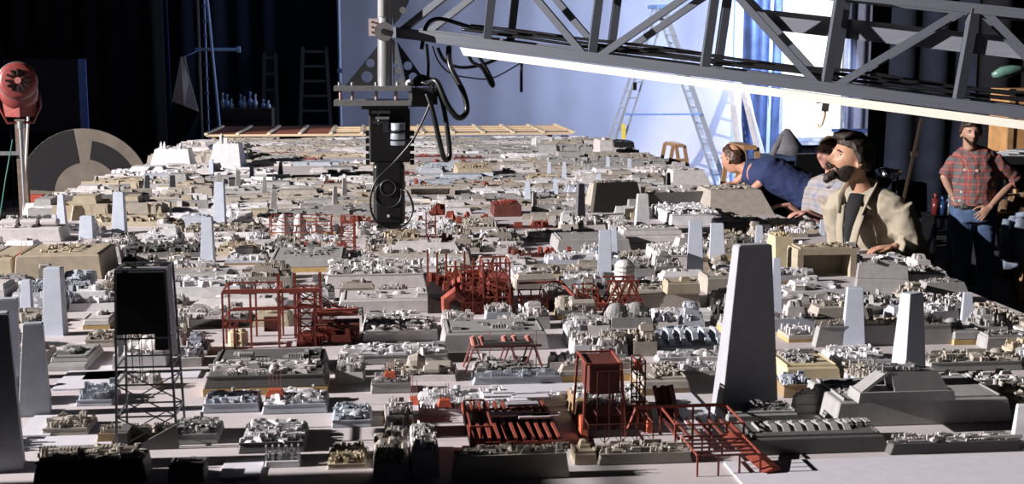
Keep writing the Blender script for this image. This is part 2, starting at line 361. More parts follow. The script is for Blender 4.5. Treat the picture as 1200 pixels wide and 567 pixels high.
MB().loft([(.14, -.3, z-.05), (.15, -.3, 1.75), (.12, -.3, 1.45), (.10, -.3, 1.25), (.06, -.28, .9), (0.2, -.2, .02)], .012, 8).obj('white_cable', mat('white_rubber', (.55, .5, .48)), wp, True)
MB().loft([(-.02, -.2, 1.55), (-.1, -.2, 1.2), (-.2, -.2, .7), (-.3, -.2, .02)], .006, 6).obj('green_cord', mat('green_rubber', (.03, .14, .12)), wp, True)
rb = atY(42, 238, 12.4); b = MB().box((0, 0, 0), (.14, .12, .12)).box((0, -.065, .02), (.10, .01, .05)).box((0, 0, .07), (.15, .13, .02)); o = b.obj('red_box', mat('dull_red', (.33, .05, .03)))
o.location = (rb.x, 12.4, rb.z); tag(o, 'small dull red box on a dark shelf low down at far left', 'box')
sh = MB().box((0, 0, -.09), (.6, .4, .04)).box((-.25, 0, (-.11-rb.z)/2), (.05, .35, rb.z-.11)).box((.25, 0, (-.11-rb.z)/2), (.05, .35, rb.z-.11)).obj('low_shelf', BM)
sh.location = (rb.x, 12.4, rb.z+.01); tag(sh, 'dark low stand carrying the small red box', 'stand')
# light stands with flags, left of the crate
xs = atY(237, 100, 20.3).x; STB = mat('blue_grey_metal', (.17, .24, .42), rough=.4, metal=.3)
st = thing('light_stand', 'tall lighting stand with crossbar beside the hanging white cloth', 'stand', (xs, 20.3, 0))
for dx, rr in ((-.03, .05), (.07, .035)): beam('pole', st, (dx, 0, .3), (dx, 0, 4.6), rr, STB if dx > 0 else MATS['steel'], key='unit_rod')
zb = atY(250, 58, 20.3).z; beam('cross_arm', st, (-.08, -.05, zb), (.55, -.05, zb), .055, mat('pale_blue_metal', (.35, .5, .72)), key='unit_rod')
MB().cyl((.55, -.05, zb), (.60, -.05, zb), .05).obj('arm_knob', MATS['pale_blue_metal'], st)
for i in range(16): MB().box((.07, 0, .6+i*.22), (.055, .055, .04)).obj('collar', STB, st)
for a in (.3, 2.4, 4.5): beam('leg', st, (0, 0, .6), (.5*math.cos(a), .5*math.sin(a), 0), .04, BM, key='unit_rod')
q0 = atY(243, 0, 20.1); q1 = atY(258, 152, 20.1)
st2 = thing('slanted_pole', 'slanting pale blue pole leaning right of the lighting stand', 'pole', (q1.x, 20.1, 0)); d = (q0.x-q1.x)/(q0.z-q1.z)
beam('upper_tube', st2, (d*-.0+0, 0, q1.z-.1), (d*(4.3-q1.z), 0, 4.3), .045, MATS['pale_blue_metal'], key='unit_rod'); beam('lower_tube', st2, (.12, 0, 0), (0, 0, q1.z), .055, STB, key='unit_rod')
tc_ = atY(214, 130, 20.0); t0 = atY(213, 65, 20).z; b = MB()
def tri(b, pts, y, t, b2=.03):
    vs = [(x, y+(b2*math.sin(i*2.)), z_) for i, (x, z_) in enumerate(pts)] + [(x, y+t+(b2*math.sin(i*2.)), z_) for i, (x, z_) in enumerate(pts)]; n = len(pts)
    b.add(vs, [tuple(range(n-1, -1, -1)), tuple(range(n, 2*n))]+[(i, (i+1) % n, n+(i+1) % n, n+i) for i in range(n)]); return b
P = lambda x, y: (atY(x, y, 20).x-tc_.x, atY(x, y, 20).z)
fl = thing('hanging_cloth', 'grey-white pointed cloth with a black lower half hanging from the stand', 'cloth', (tc_.x, 20, 0))
tri(MB(), [P(212, 66), P(201, 119), P(216, 124), P(233, 131), P(222, 92), P(217, 66)], 0, .02).obj('white_half', mat('dull_canvas', (.62, .58, .54)), fl)
tri(MB(), [P(201, 120), P(199, 150), P(204, 172), P(217, 163), P(232, 142), P(234, 130), P(216, 124)], .01, .02).obj('black_half', MATS['matt_black'], fl)
beam('hanger', fl, (P(214, 66)[0], .02, P(214, 66)[1]-.02), (xs-tc_.x, .2, P(214, 58)[1]), .02, STB, key='unit_rod')
fg = thing('added_flag', 'added unseen black flag beyond the left edge, shading the nearest strip of the table', 'flag', (-4.0, 3.0, 0))  # added out of view to block the key and darken the near strip
MB().box((0, -.10, 1.85), (.02, 1.18, 1.70)).obj('flag_cloth', MATS['matt_black'], fg); beam('stand_pole', fg, (0, -.72, 0), (0, -.72, 2.75), .03, BM, key='unit_rod'); beam('flag_arm', fg, (0, -.72, 2.74), (0, .57, 2.74), .02, BM, key='unit_rod')
for a in (0, 2.1, 4.2): beam('leg', fg, (0, -.72, .4), (.4*math.cos(a), -.72+.4*math.sin(a), 0), .025, BM, key='unit_rod')
# crate with bottles
k0, k1 = atY(262, 126, 21.5), atY(320, 151, 21.5)
cr_ = thing('wooden_crate', 'dark brown crate on a cabinet behind the far end of the model', 'crate', ((k0.x+k1.x)/2, 21.5, 0)); cw = k1.x-k0.x
DB = mat('dark_brown_wood', (.050, .036, .030), var=.3)
MB().box((0, 0, k1.z/2-.1), (cw, .5, k1.z-.2)).obj('cabinet_body', DB, cr_); MB().box((0, 0, (k0.z+k1.z)/2-.1), (cw*1.02, .52, k0.z-k1.z+.18)).obj('crate_box', DB, cr_)
for i in range(3): MB().box((0, -.27, k1.z-.1+i*.16), (cw, .02, .13)).obj('slat', DB, cr_)
for i, (px, hh) in enumerate(((262, .22), (267, .2), (272, .13), (283, .2), (287, .16), (294, .24), (300, .2), (309, .12), (315, .1))):
    x = atY(px, 125, 21.5).x; m_ = mat('bottle_blue', (.30, .45, .75), rough=.2) if i % 2 else mat('bottle_white', (.6, .68, .8), rough=.2)
    b = MB().loft([(0, 0, 0), (0, 0, hh*.55), (0, 0, hh*.7), (0, 0, hh)], [.04, .04, .016, .016], 12).cyl((0, 0, hh), (0, 0, hh+.03), .02); o = b.obj('bottle', m_, None, True)
    o.location = (x, 21.42, k0.z-.01); tag(o, 'small pale bottle standing on the dark brown crate', 'bottle', 'bottles on the dark crate')
# pale pole at backdrop edge, dark wooden ladders
pp = atY(398, 80, 23.5); po = thing('backdrop_pole', 'thin pale vertical pole at the left edge of the backdrop', 'pole', (pp.x, 23.5, 0))
beam('tube', po, (0, 0, 0), (0, 0, 5.4), .06, mat('pale_pole_paint', (.55, .65, .85)), key='unit_rod'); MB().box((0, 0, 2.0), (.09, .09, .08)).obj('joint_clamp', STB, po); MB().cyl((0, 0, 0), (0, 0, .03), .2).obj('foot_plate', STB, po)
LW = mat('ladder_wood', (.05, .045, .045), var=.3)
def ladder(name, label, xa0, xa1, yt, yb_, Y, m, n, lean=.0):
    z1 = atY(xa0, yt, Y).z; x0, x1 = atY(xa0, yt, Y).x, atY(xa1, yt, Y).x; t = thing(name, label, 'ladder', ((x0+x1)/2, Y, 0)); w0 = (x1-x0)/2
    for s in (-1, 1): beam('rail', t, (s*w0*1.5, 0, 0), (s*w0, lean, z1), .06, m)
    for i in range(n):
        q = (i+.7)/n; beam('rung', t, (-w0*(1.5-.5*q), lean*q, z1*q), (w0*(1.5-.5*q), lean*q, z1*q), .045, m)
ladder('wooden_ladder', 'dim wooden ladder against the dark drape left of the backdrop', 353, 381, 55, 150, 23.6, LW, 9, .5)
ladder('wooden_ladder', 'narrow dark steps leaning just right of the crate with bottles', 307, 320, 62, 150, 23.4, LW, 8, .5)
# aluminium A-frame ladder
YL = 22.0
A = atY(772, 8, YL); al = thing('aluminium_stepladder', 'tall aluminium folding stepladder open in front of the backdrop', 'ladder', (A.x, YL, 0))
fl0 = atY(714, 175, YL); fr0 = atY(846, 218, YL); s0 = (fl0.x-A.x)/(fl0.z-A.z); s1 = (fr0.x-A.x)/(fr0.z-A.z)
for sgn, s in ((-1, s0), (1, s1)):
    xb = s*(-A.z)
    for dy in (-.22, .22):
        beam('rail', al, (xb, dy*1.3, 0), (sgn*.05, dy*.8, A.z), .035, ALU, .085)
    for i in range(1, 11):
        q = i/11.2; beam('rung', al, (xb*(1-q)+sgn*.05*q, -.28*(1-q)-.17*q, A.z*q), (xb*(1-q)+sgn*.05*q, .28*(1-q)+.17*q, A.z*q), .04, ALU)
    # second section shown as parallel rail so that rungs read from the front
    for i in range(1, 12):
        q = (i-.2)/11.6; x_ = xb*(1-q)+sgn*.05*q; beam('step', al, (x_-sgn*.0, -.24, A.z*q), (x_-sgn*.17, -.24, A.z*q+.0), .022, ALU)
    beam('inner_rail', al, (xb-sgn*.17, -.26, 0), (sgn*.05-sgn*.12, -.2, A.z-.05), .03, ALU, .04)
zs = atY(780, 133, YL).z; q = zs/A.z
for a_, b_ in ((s0*(zs-A.z), -.02), (.0, s1*(zs-A.z))): beam('spreader_bar', al, (a_+0, -.3, zs), (b_, -.3, zs), .03, mat('blue_metal', (.16, .3, .62)))
MB().box((0, 0, A.z), (.3, .4, .06)).obj('top_cap', MATS['blue_metal'], al)
yl_ = atY(727, 153, YL); MB().box((yl_.x-A.x, -.3, yl_.z), (.07, .02, .26)).obj('warning_sticker', mat('sticker_yellow', (.75, .6, .08)), al)
for s, zz in ((s0, 1.75), (s1, 2.0)): MB().box((s*(zz-A.z), -.31, zz), (.06, .03, .13)).obj('hinge_lock', BM, al)
# sawhorse
def sawhorse(px0, px1, yt, Y, label):
    T = atY((px0+px1)/2, yt, Y); t = thing('sawhorse', label, 'sawhorse', (T.x, Y, 0)); hw = .09; fw = .24
    beam('top_rail', t, (0, -.35, T.z), (0, .35, T.z), .16, WOOD2, .05)
    for s in (-1, 1):
        for dy in (-.3, .3): beam('leg', t, (s*fw, dy, 0), (s*hw, dy, T.z), .055, WOOD2, .04)
    beam('cross_piece', t, (-.16, -.3, T.z*.72), (.16, -.3, T.z*.72), .05, WOOD2)
sawhorse(775, 806, 169, 20.5, 'brown wooden sawhorse under the aluminium stepladder')
sawhorse(856, 884, 171, 15.5, 'brown sawhorse half hidden behind the balding man in the blue shirt')
# leaning white boards, vertical blue pipes
for i, (xa, xb_, ya, Y, wd, lb) in enumerate(((862, 868, 98, 21.6, .12, 'upright white board leaning nearest the blue curtain, left one'), (874, 893, 100, 21.4, .10, 'slanting white board leaning against the blue curtain'))):
    a, b_ = atY(xa, ya, Y), atY(xb_, 190, Y); k = (b_.x-a.x)/(a.z-b_.z); t = thing('white_board', lb, 'board', (a.x+k*a.z, Y, 0))
    MB().loft([(0, 0, 0), (-k*a.z, .15, a.z)], [(wd/1.4, .03), (wd/1.4, .03)], 4, (1, 0, .0)).obj('board', G4, t)
    MB().loft([(0, -.03, .3), (-k*(a.z-.3)*.9, .08, a.z*.8)], [(wd/4, .02), (wd/4, .02)], 4, (1, 0, .0)).obj('batten', WF, t)
for i, (px, rr, lb) in enumerate(((861, .035, 'thin blue vertical pipe left of the leaning white boards'), (903, .03, 'thin blue vertical pipe in front of the blue curtain'))):
    a = atY(px, 60, 22.0); t = thing('vertical_pipe', lb, 'pipe', (a.x, 22., 0)); beam('tube', t, (0, 0, 0), (0, 0, 5), rr*2, MATS['pale_blue_metal'], key='unit_rod'); MB().box((0, 0, 1.9), (.1, .1, .1)).obj('coupler', STB, t); MB().cyl((0, 0, 0), (0, 0, .02), .14).obj('foot_plate', STB, t)
# desk with coat, chair in front of window
D = 17.0; dz = atY(900, 184, D).z; dx0, dx1 = atY(885, 184, D).x, atY(962, 184, D).x
dsk = thing('work_desk', 'dark desk with a blue edge below the bright window', 'desk', ((dx0+dx1)/2, D, 0)); dw = dx1-dx0
MB().box((0, 0, dz), (dw, .7, .05)).obj('desk_top', mat('blue_edge_laminate', (.05, .09, .20)), dsk)
for s in (-1, 1): MB().box((s*(dw/2-.05), 0, dz/2-.03), (.06, .6, dz-.06)).obj('side_panel', BM, dsk)
MB().box((0, .28, dz/2), (dw-.1, .03, dz-.1)).obj('back_panel', MATS['navy_drape'] if 'navy_drape' in MATS else NAVY, dsk)
c_ = atY(922, 182, 17); ct = thing('coat', 'grey coat draped in a peak over the desk before the window', 'coat', (c_.x, 17, dz+.025))
MB().loft([(0, 0, 0), (.02, 0, .12), (-.02, 0, .26), (-.0, 0, .36)], [(.22, .16), (.19, .14), (.12, .1), (.03, .03)], 14, (1, 0, 0)).obj('coat_cloth', mat('grey_wool', (.16, .16, .18), bump=.6, bscale=8), ct, True)
MB().loft([(-.22, -.05, 0), (-.17, -.05, .12), (-.06, -.05, .27)], [(.05, .05), (.05, .04), (.03, .03)], 8).obj('sleeve', MATS['grey_wool'], ct, True)
c_ = atY(950, 180, 15.2); ch = thing('office_chair', 'black office chair standing behind the man in the checked shirt', 'chair', (c_.x, 15.2, 0)); zc = c_.z
MB().frus((0, 0, zc-.42), (.42, .06), (.36, .05), .42).obj('backrest', BM, ch); MB().box((0, -.22, zc-.55), (.46, .46, .08)).obj('seat', BM, ch)
beam('column', ch, (0, -.22, .1), (0, -.22, zc-.58), .06, BM, key='unit_rod')
for k in range(5): beam('leg', ch, (0, -.22, .12), (.3*math.cos(k*1.257), -.22+.3*math.sin(k*1.257), .02), .035, BM)
beam('back_bar', ch, (0, .0, zc-.56), (0, .03, zc-.3), .05, BM)
for px in (920, 957):   # white carton and stool glimpsed under window
    pass
b = atY(1004, 153, 18); sb = thing('blue_shelf', 'thin blue shelf edge right of the window behind the men', 'shelf', (b.x+.05, 18, 0))
MB().box((0, 0, b.z), (.75, .3, .04)).obj('shelf_board', mat('cobalt_edge', (.06, .12, .38)), sb)
for s in (-.33, .33): MB().box((s, 0, b.z/2), (.04, .28, b.z)).obj('upright', BM, sb)
# chrome lamp reflector behind the tan man
b = atY(1044, 205, 12.5); t = thing('reflector_lamp', 'small chrome lamp reflector glinting behind the tan-shirted man', 'lamp', (b.x, 12.5, 0))
MB().loft([(-.10, -.02, b.z-.03), (-.03, 0, b.z), (.06, 0, b.z+.02), (.1, 0, b.z+.03)], [.11, .085, .04, .03], 20).obj('reflector', mat('chrome', (.25, .26, .3), metal=1, rough=.18, var=.02), t, True)
beam('pole', t, (.08, .02, .3), (.08, .02, b.z), .025, BM, key='unit_rod')
for a in (0, 2.1, 4.2): beam('leg', t, (.08, .02, .5), (.08+.35*math.cos(a), .35*math.sin(a), 0), .022, BM, key='unit_rod')
# leaning wooden pole
a, b = atY(1080, 138, 15.2), atY(1055, 228, 15.2); k = (a.x-b.x)/(a.z-b.z); t = thing('leaning_pole', 'thin wooden pole leaning against the dark slate drape', 'pole', (b.x-k*b.z, 15.2, 0))
beam('shaft', t, (0, -.2, 0), (k*a.z, 0, a.z), .03, mat('dim_wood', (.045, .03, .02))); zc = atY(1070, 180, 15.2).z; MB().box((k*zc, -.07, zc), (.07, .06, .06)).obj('knob', MATS['dim_wood'], t)
# right side: cupboard, green lamp, papers, chair with jackets
a = atY(1178, 145, 12.6); cb = thing('wooden_cupboard', 'honey-coloured wooden cupboard at the right edge behind plaid shirt', 'cupboard', (a.x+.6, 12.6, 0)); zt, zb_ = atY(1178, 104, 12.6).z, atY(1178, 178, 12.6).z
HW = mat('honey_wood', (.50, .27, .11), scale=6, var=.2); MB().box((0, .15, (zt+zb_)/2), (1.2, .4, zt-zb_)).obj('cupboard_body', HW, cb)
MB().box((-.28, -.06, (zt+zb_)/2), (.56, .025, zt-zb_-.06)).obj('door', HW, cb); MB().box((.32, -.06, (zt+zb_)/2), (.56, .025, zt-zb_-.06)).obj('door', HW, cb)
MB().box((-.58, -.075, (zt+zb_)/2), (.06, .03, zt-zb_)).box((0, -.075, zt-.02), (1.22, .03, .05)).obj('face_frame', WOOD2, cb)
MB().box((0, .12, zb_/2), (1.2, .46, zb_)).obj('base_unit', mat('black_laminate', (.01, .01, .013)), cb)
a = atY(1172, 180, 12.0); pt = thing('work_bench', 'dark bench carrying papers behind the man in plaid', 'bench', (a.x+.35, 12.05, 0)); 
MB().box((0, 0, a.z-.04), (1.1, .5, .05)).obj('bench_top', MATS['black_laminate'], pt)
for s in (-.5, .5): MB().box((s, 0, (a.z-.06)/2), (.06, .45, a.z-.07)).obj('bench_leg', MATS['black_laminate'], pt)
for k in range(4):
    o = MB().box((0, 0, .004), (.32, .24, .006)).box((.01, .01, .009), (.3, .22, .003)).obj('paper_stack', mat('dull_paper', (.42, .43, .46))); o.location = (a.x+.1+.05*k, 11.95+.02*k, a.z-.013+.013*k); o.rotation_euler = (0, 0, .3*k-.2)
    tag(o, 'loose grey-white papers piled on the bench behind plaid shirt', 'paper', 'papers on the bench')
a = atY(1178, 83, 9.6); gl = thing('desk_lamp', 'green bulb-shaped lamp shade on an arm at the upper right edge', 'lamp', (a.x+.35, 9.6, 0)); GRN = mat('pale_green_enamel', (.12, .24, .20), rough=.3)
MB().loft([(-.45, 0, a.z-.035), (-.38, 0, a.z-.01), (-.30, 0, a.z), (-.24, 0, a.z+.01), (-.18, 0, a.z+.01)], [.02, .042, .045, .03, .016], 16).obj('shade', GRN, gl, True)
beam('arm', gl, (-.2, 0, a.z+.01), (0, 0, a.z+.02), .018, BM, key='unit_rod'); beam('pole', gl, (0, 0, 0), (0, 0, a.z+.05), .03, BM, key='unit_rod'); MB().cyl((0, 0, 0), (0, 0, .03), .2).obj('base', BM, gl)
MB().dome((0, -.05, a.z+.12), .05, .06).obj('second_shade', GRN, gl, True)
a = atY(1106, 225, 11.6); t = thing('utility_shelf', 'low shelf with red, blue and green odds and ends left of plaid shirt', 'shelf', (a.x, 11.6, 0)); MB().box((0, 0, a.z-.22), (.3, .3, .03)).obj('shelf_board', BM, t)
for s in (-.13, .13): MB().box((s, 0, (a.z-.24)/2), (.03, .28, a.z-.24)).obj('upright', BM, t)
for k, (dx, h, cc, nm) in enumerate(((-.1, .20, (.13, .02, .02), 'red'), (-.03, .17, (.02, .05, .15), 'blue'), (.04, .19, (.14, .16, .19), 'white'), (.1, .13, (.12, .14, .10), 'olive'))):
    b = MB().cyl((0, 0, 0), (0, 0, h*.75), .032, n=14).cyl((0, 0, h*.75), (0, 0, h), .018, n=10); o = b.obj('spray_can', mat('can_'+nm, cc, rough=.3), None, True); o.location = (a.x+dx, 11.55, a.z-.205); tag(o, '%s can standing on the low shelf left of plaid shirt' % nm, 'can')
a = atY(1192, 262, 11.5); t = thing('wooden_chair', 'wooden chair hung with jackets at the right edge beside plaid shirt', 'chair', (a.x+.05, 11.5, 0), .4)
for sx_ in (-.2, .2):
    beam('back_post', t, (sx_, .2, 0), (sx_, .26, 1.0), .04, WOOD2); beam('leg', t, (sx_, -.2, 0), (sx_, -.2, .45), .04, WOOD2)
MB().box((0, 0, .46), (.44, .44, .03)).obj('seat', WOOD2, t)
for zz in (.62, .78, .95): beam('slat', t, (-.2, .235, zz), (.2, .235, zz), .05, WOOD2, .02)
def jacket(loc, m, label, s=1, seed=0):
    b = MB(); r = random.Random(seed); rr = []
    for k in range(9):
        z_ = -.62*k/8*s; q = .6+.4*min(1, k/2.); rr.append([((.20*q*math.cos(a)+.025*math.sin(a*5+k*.5+seed))*s, (.10*q*math.sin(a)+.018*math.cos(a*6+seed))*s, z_) for a in [2*PI*i/28 for i in range(28)]])
    b.rings(rr[::-1]); t = thing('jacket', label, 'jacket', loc); b.obj('jacket_body', m, t, True)
    MB().loft([(-.2*s, -.03, -.03), (-.25*s, -.05, -.25*s), (-.22*s, -.06, -.5*s)], [.05*s, .055*s, .045*s], 10).obj('sleeve', m, t, True)
    MB().loft([(-.1*s, -.04, 0.01), (0, -.09, .03), (.1*s, -.04, 0.01)], [.025, .03, .025], 8).obj('collar', m, t, True)
jacket((a.x-.06, 11.3, a.z+.10), mat('denim_pale', (.20, .24, .32), bump=.5, bscale=14), 'faded pale denim jacket hanging on the chair beside plaid shirt', .8, 2)
jacket((a.x+.22, 11.85, a.z+.22), mat('brown_tweed', (.16, .10, .06), bump=.5, bscale=14), 'brown jacket hanging at the right edge behind the denim one', .95, 4)
jacket((a.x+.0, 12.1, a.z+.50), mat('mid_denim', (.10, .17, .32), bump=.5, bscale=14), 'blue shirt hanging behind the bent elbow of plaid shirt', .7, 6)
# ------------------------------------------------------------------ big table
TX0, TX1, TY0, TY1 = -2.46, 2.86, 2.55, 17.75
tb = thing('model_table', 'huge pale-topped table carrying the whole miniature city', 'table', (0, 0, 0))
MB().bx(TX0, TX1, TY0, TY1, TZ-.04, TZ).obj('table_top', TABLE, tb)
MB().bx(TX0+.03, TX1-.03, TY0+.03, TY1, TZ-.16, TZ-.04).obj('frame_skirt', WOOD2, tb)
for i in range(7):
    for x in (TX0+.1, 0, TX1-.1): beam('leg', tb, (x, TY0+.2+i*2.5, 0), (x, TY0+.2+i*2.5, TZ-.15), .09, WOOD)
gf = thing('unfinished_frame', 'open timber grid with thin panels at the unfinished far end of the model', 'frame', (0, 0, 0))
GY0, GY1 = 17.8, 19.75; zg = TZ+.045
gx0, gx1 = -2.35, atY(672, 157, GY0).x
for y in (GY0+.03, (GY0+GY1)/2, GY1): beam('cross_rail', gf, (gx0, y, zg), (gx1, y, zg), .04, WOOD, .03)
nj = 13
for i in range(nj): x = gx0+(gx1-gx0)*i/(nj-1); beam('joist', gf, (x, GY0, zg+.02), (x, GY1, zg+.02), .045, mat('cream_wood', (.72, .60, .44)), .03)
for i in range(nj-1):
    xa, xb = gx0+(gx1-gx0)*i/(nj-1), gx0+(gx1-gx0)*(i+1)/(nj-1); red = xb < atY(400, 155, 18.5).x
    pn = MB().bx(xa+.03, xb-.03, GY0+.03, GY1-.02, zg+.0, zg+.016).obj('panel', RPAN if red else mat('tan_panel', (.42, .31, .20)), gf)
    if not red:
        for k in range(3): beam('batten', pn, (xa+.03, GY0+.45+k*.45, zg+.02), (xb-.03, GY0+.45+k*.45, zg+.02), .03, WOOD)
for x in (gx0+.1, 0, gx1-.1):
    for y in (GY0+.2, GY1-.1): beam('leg', gf, (x, y, 0), (x, y, zg-.04), .09, WOOD)
# ------------------------------------------------------------------ towers
def tower(xb0, xb1, yb, xt0, xt1, yt, label, short=None, rz=6, m=None, z0=0, dr=.62, cap=True, reserve=True, name='pylon'):
    m = m or TOWER; z = TZ+z0; A, B = at(xb0, yb, z), at(xb1, yb, z); Y = (A.y+B.y)/2
    a = atY(xb0, yb, Y).x; b = atY(xb1, yb, Y).x; tx0, tx1 = atY(xt0, yt, Y).x, atY(xt1, yt, Y).x; ht = atY((xt0+xt1)/2, yt, Y).z-z
    r = math.radians(rz); pr = abs(math.cos(r))+dr*abs(math.sin(r)); W = (b-a)/pr; T = (tx1-tx0)/pr
    yc = Y+.5*(W*abs(math.sin(r))+W*dr*math.cos(r)); t = thing(name, label, 'pylon', ((a+b)/2, yc, z), r)
    off = (((tx0+tx1)/2-(a+b)/2)*.8, 0)
    e = .06*W; mb = MB()
    mb.frus((0, 0, 0), (W, W*dr), (T, T*dr), ht, 0, off); body = mb.obj('shaft', m, t)
    bv = body.modifiers.new('b', 'BEVEL'); bv.width = min(.0015, W*.02); bv.segments = 1
    MB().frus((off[0], off[1], ht), (T*.9, T*dr*.86), (T*.88, T*dr*.84), .0025).obj('cap', m, body)
    if W > .05: MB().frus((0, 0, 0), (W*1.04, W*dr*1.06), (W*1.03, W*dr*1.04), .003).obj('foot', m, t)
    if reserve: OCC.append(((a+b)/2-W*.52, (a+b)/2+W*.52, yc-W*dr*.56, yc+W*dr*.56))
    if short: LM.append(((a+b)/2, yc, short))
    return t
big = tower(839, 917, 490, 867, 912, 290, 'tallest pylon of all, lit white edge and broad dark face, right of centre', 'the tallest pylon', rz=12, m=mat('pylon_slate', (.31, .32, .355), var=.06), dr=.36, z0=0)
MB_ = None
TW = [
 (1050, 1094, 436, 1065, 1092, 327, 'tall pylon with a bright left face and black front on the tent-roofed block', 'the black-fronted right pylon', 27, None, .06),
 (989, 1017, 407, 996, 1015, 339, 'slim blue-grey pylon left of the black-fronted right pylon', 'the slim blue-grey right pylon', -11, None, 0),
 (1005, 1014, 344, 1007, 1013, 322, 'tiny pylon peeping just above the slim blue-grey right pylon', None, -11, None, 0),
 (1128, 1144, 376, 1132, 1142, 336, 'small pale pylon near the right edge behind the blocks', 'the small far-right pylon', -11, None, .03),
 (1189, 1212, 524, 1196, 1208, 477, 'short white pylon cut off by the right edge of the picture', None, -11, G4, 0),
 (805, 827, 327, 809, 825, 260, 'tall pale pylon left of its shorter twin, left of the tallest pylon', 'the taller twin pylon', -11, None, 0),
 (832, 852, 309, 834, 850, 263, 'shorter twin pylon between its taller twin and the tallest pylon', 'the shorter twin pylon', -11, None, 0),
 (885, 896, 293, 887, 895, 265, 'thin pylon rising just behind the top of the tallest pylon', None, -11, None, 0),
 (905, 918, 374, 907, 916, 304, 'narrow pylon half hidden by the right side of the tallest pylon', None, -11, None, 0),
 (700, 719, 332, 703, 718, 271, 'pale pylon standing right of the red refinery', 'the pylon by the red refinery', -11, None, 0),
 (716, 725, 300, 717, 723, 267, 'thin pylon close behind the pylon by the red refinery', None, -11, None, 0),
 (674, 687, 260, 677, 686, 216, 'almost black pylon left of the dark battered block', 'the black pylon', 20, TDARK, 0),
 (745, 762, 265, 748, 760, 228, 'bright white pylon in front of the dark battered block', 'the bright white pylon', 0, G4, 0),
 (780, 787, 228, 781, 786, 203, 'dark thin pylon on the long black-fronted block', None, 20, TDARK, 0),
 (961, 968, 276, 962, 967, 258, 'tiny thin pylon in front of the tan-shirted man', None, -11, None, 0),
 (982, 995, 293, 985, 993, 261, 'pale pylon right below the open collar of the tan-shirted man', 'the pylon below the tan shirt', -11, None, 0),
 (699, 706, 221, 700, 705, 204, 'small grey pylon left of the dark battered block roof', None, -11, None, 0),
 (710, 716, 203, 711, 715, 184, 'small grey pylon in front of the far white block', None, -11, None, 0),
 (735, 741, 205, 736, 740, 186, 'small grey pylon just left below the sawhorse', None, -11, None, 0),
 (614, 623, 235, 616, 622, 213, 'small pale pylon at centre, left one of the pair', None, -11, None, 0),
 (623, 630, 248, 624, 629, 226, 'small darker pylon at centre, front one of the pair', None, 18, G1, 0),
 (641, 647, 206, 642, 646, 190, 'tiny pale pylon behind the centre pair', None, -11, None, 0),
 (648, 655, 227, 649, 654, 210, 'small white-sided pylon right of the centre pair', None, -11, None, 0),
 (658, 665, 211, 660, 664, 190, 'tiny grey pylon left of the white block in the far right rows', None, -11, None, 0),
 (389, 396, 240, 390, 395, 219, 'small grey pylon left of the black camera, front one of two', None, 16, G1, 0),
 (400, 407, 230, 401, 406, 209, 'small grey pylon left of the black camera, rear one of two', None, 16, G1, 0),
 (316, 325, 246, 318, 323, 223, 'small grey pylon near left centre, in front of its twins', None, 8, G1, 0),
 (306, 313, 230, 308, 312, 208, 'small grey pylon near left centre, middle of three', None, 8, G1, 0),
 (325, 332, 208, 327, 331, 190, 'small grey pylon near left centre, rearmost of three', None, 8, G1, 0),
 (292, 298, 210, 293, 297, 194, 'tiny pale pylon right of the far white ziggurat', None, -9, None, 0),
 (249, 265, 263, 251, 263, 214, 'tall grey pylon left of centre standing in front of a dark block', 'the tall left-centre pylon', -9, None, 0),
 (253, 260, 220, 254, 259, 203, 'small pylon peeping above the tall left-centre pylon', None, 8, G1, 0),
 (234, 252, 308, 236, 249, 256, 'pale pylon standing free on the greebled field left of centre', 'the free-standing left pylon', -9, None, 0),
 (275, 282, 221, 276, 281, 200, 'small grey pylon right of the tall left-centre pylon', None, 14, G1, 0),
 (244, 251, 211, 245, 250, 187, 'small grey pylon below the far white ziggurat', None, -9, None, 0),
 (197, 206, 231, 198, 205, 206, 'dark small pylon on the long brown-fronted block, right one', None, 18, TDARK, 0),
 (167, 176, 231, 169, 175, 206, 'dark small pylon on the long brown-fronted block, left one', None, 18, TDARK, 0),
 (131, 136, 212, 132, 135, 200, 'tiny pylon on the highest rubble at the left table edge', None, -9, None, 0),
 (123, 128, 218, 124, 127, 206, 'tiny white pylon at the left table edge', None, 8, G4, 0),
 (130, 148, 274, 132, 145, 226, 'tall pale pylon with a dark lower right side at left', 'the tall pale left pylon', -9, None, 0),
 (91, 111, 286, 93, 109, 254, 'broad short pylon between the two taller left ones', 'the broad short left pylon', -9, None, 0),
 (65, 78, 264, 67, 74, 229, 'slim pylon at the left table edge', 'the slim left-edge pylon', -9, None, 0),
 (60, 67, 268, 61, 66, 252, 'tiny pylon left of the slim left-edge pylon', None, -9, None, 0),
 (48, 77, 394, 50, 72, 315, 'tall plain blue-grey pylon left of the caged black tower', 'the plain pylon left of the cage', -9, None, 0),
 (22, 38, 368, 24, 36, 329, 'small pylon left of the plain blue-grey pylon', None, -9, None, 0),
 (-8, 22, 446, -4, 20, 352, 'blue-grey pylon at the left edge behind the speckled one', None, 12, None, 0),
 (17, 58, 489, 23, 48, 382, 'speckled grey pylon near the left edge', 'the speckled left pylon', 10, G5, 0),
 (-42, 25, 556, -30, 6, 372, 'large blurred pylon cut by the left edge in the foreground', 'the large left foreground pylon', 12, G5, 0),
]
for (a, b, y, c, d, yt, lb, sh_, rz, m, z0) in TW: tower(a, b, y, c, d, yt, lb, sh_, rz, m, z0)
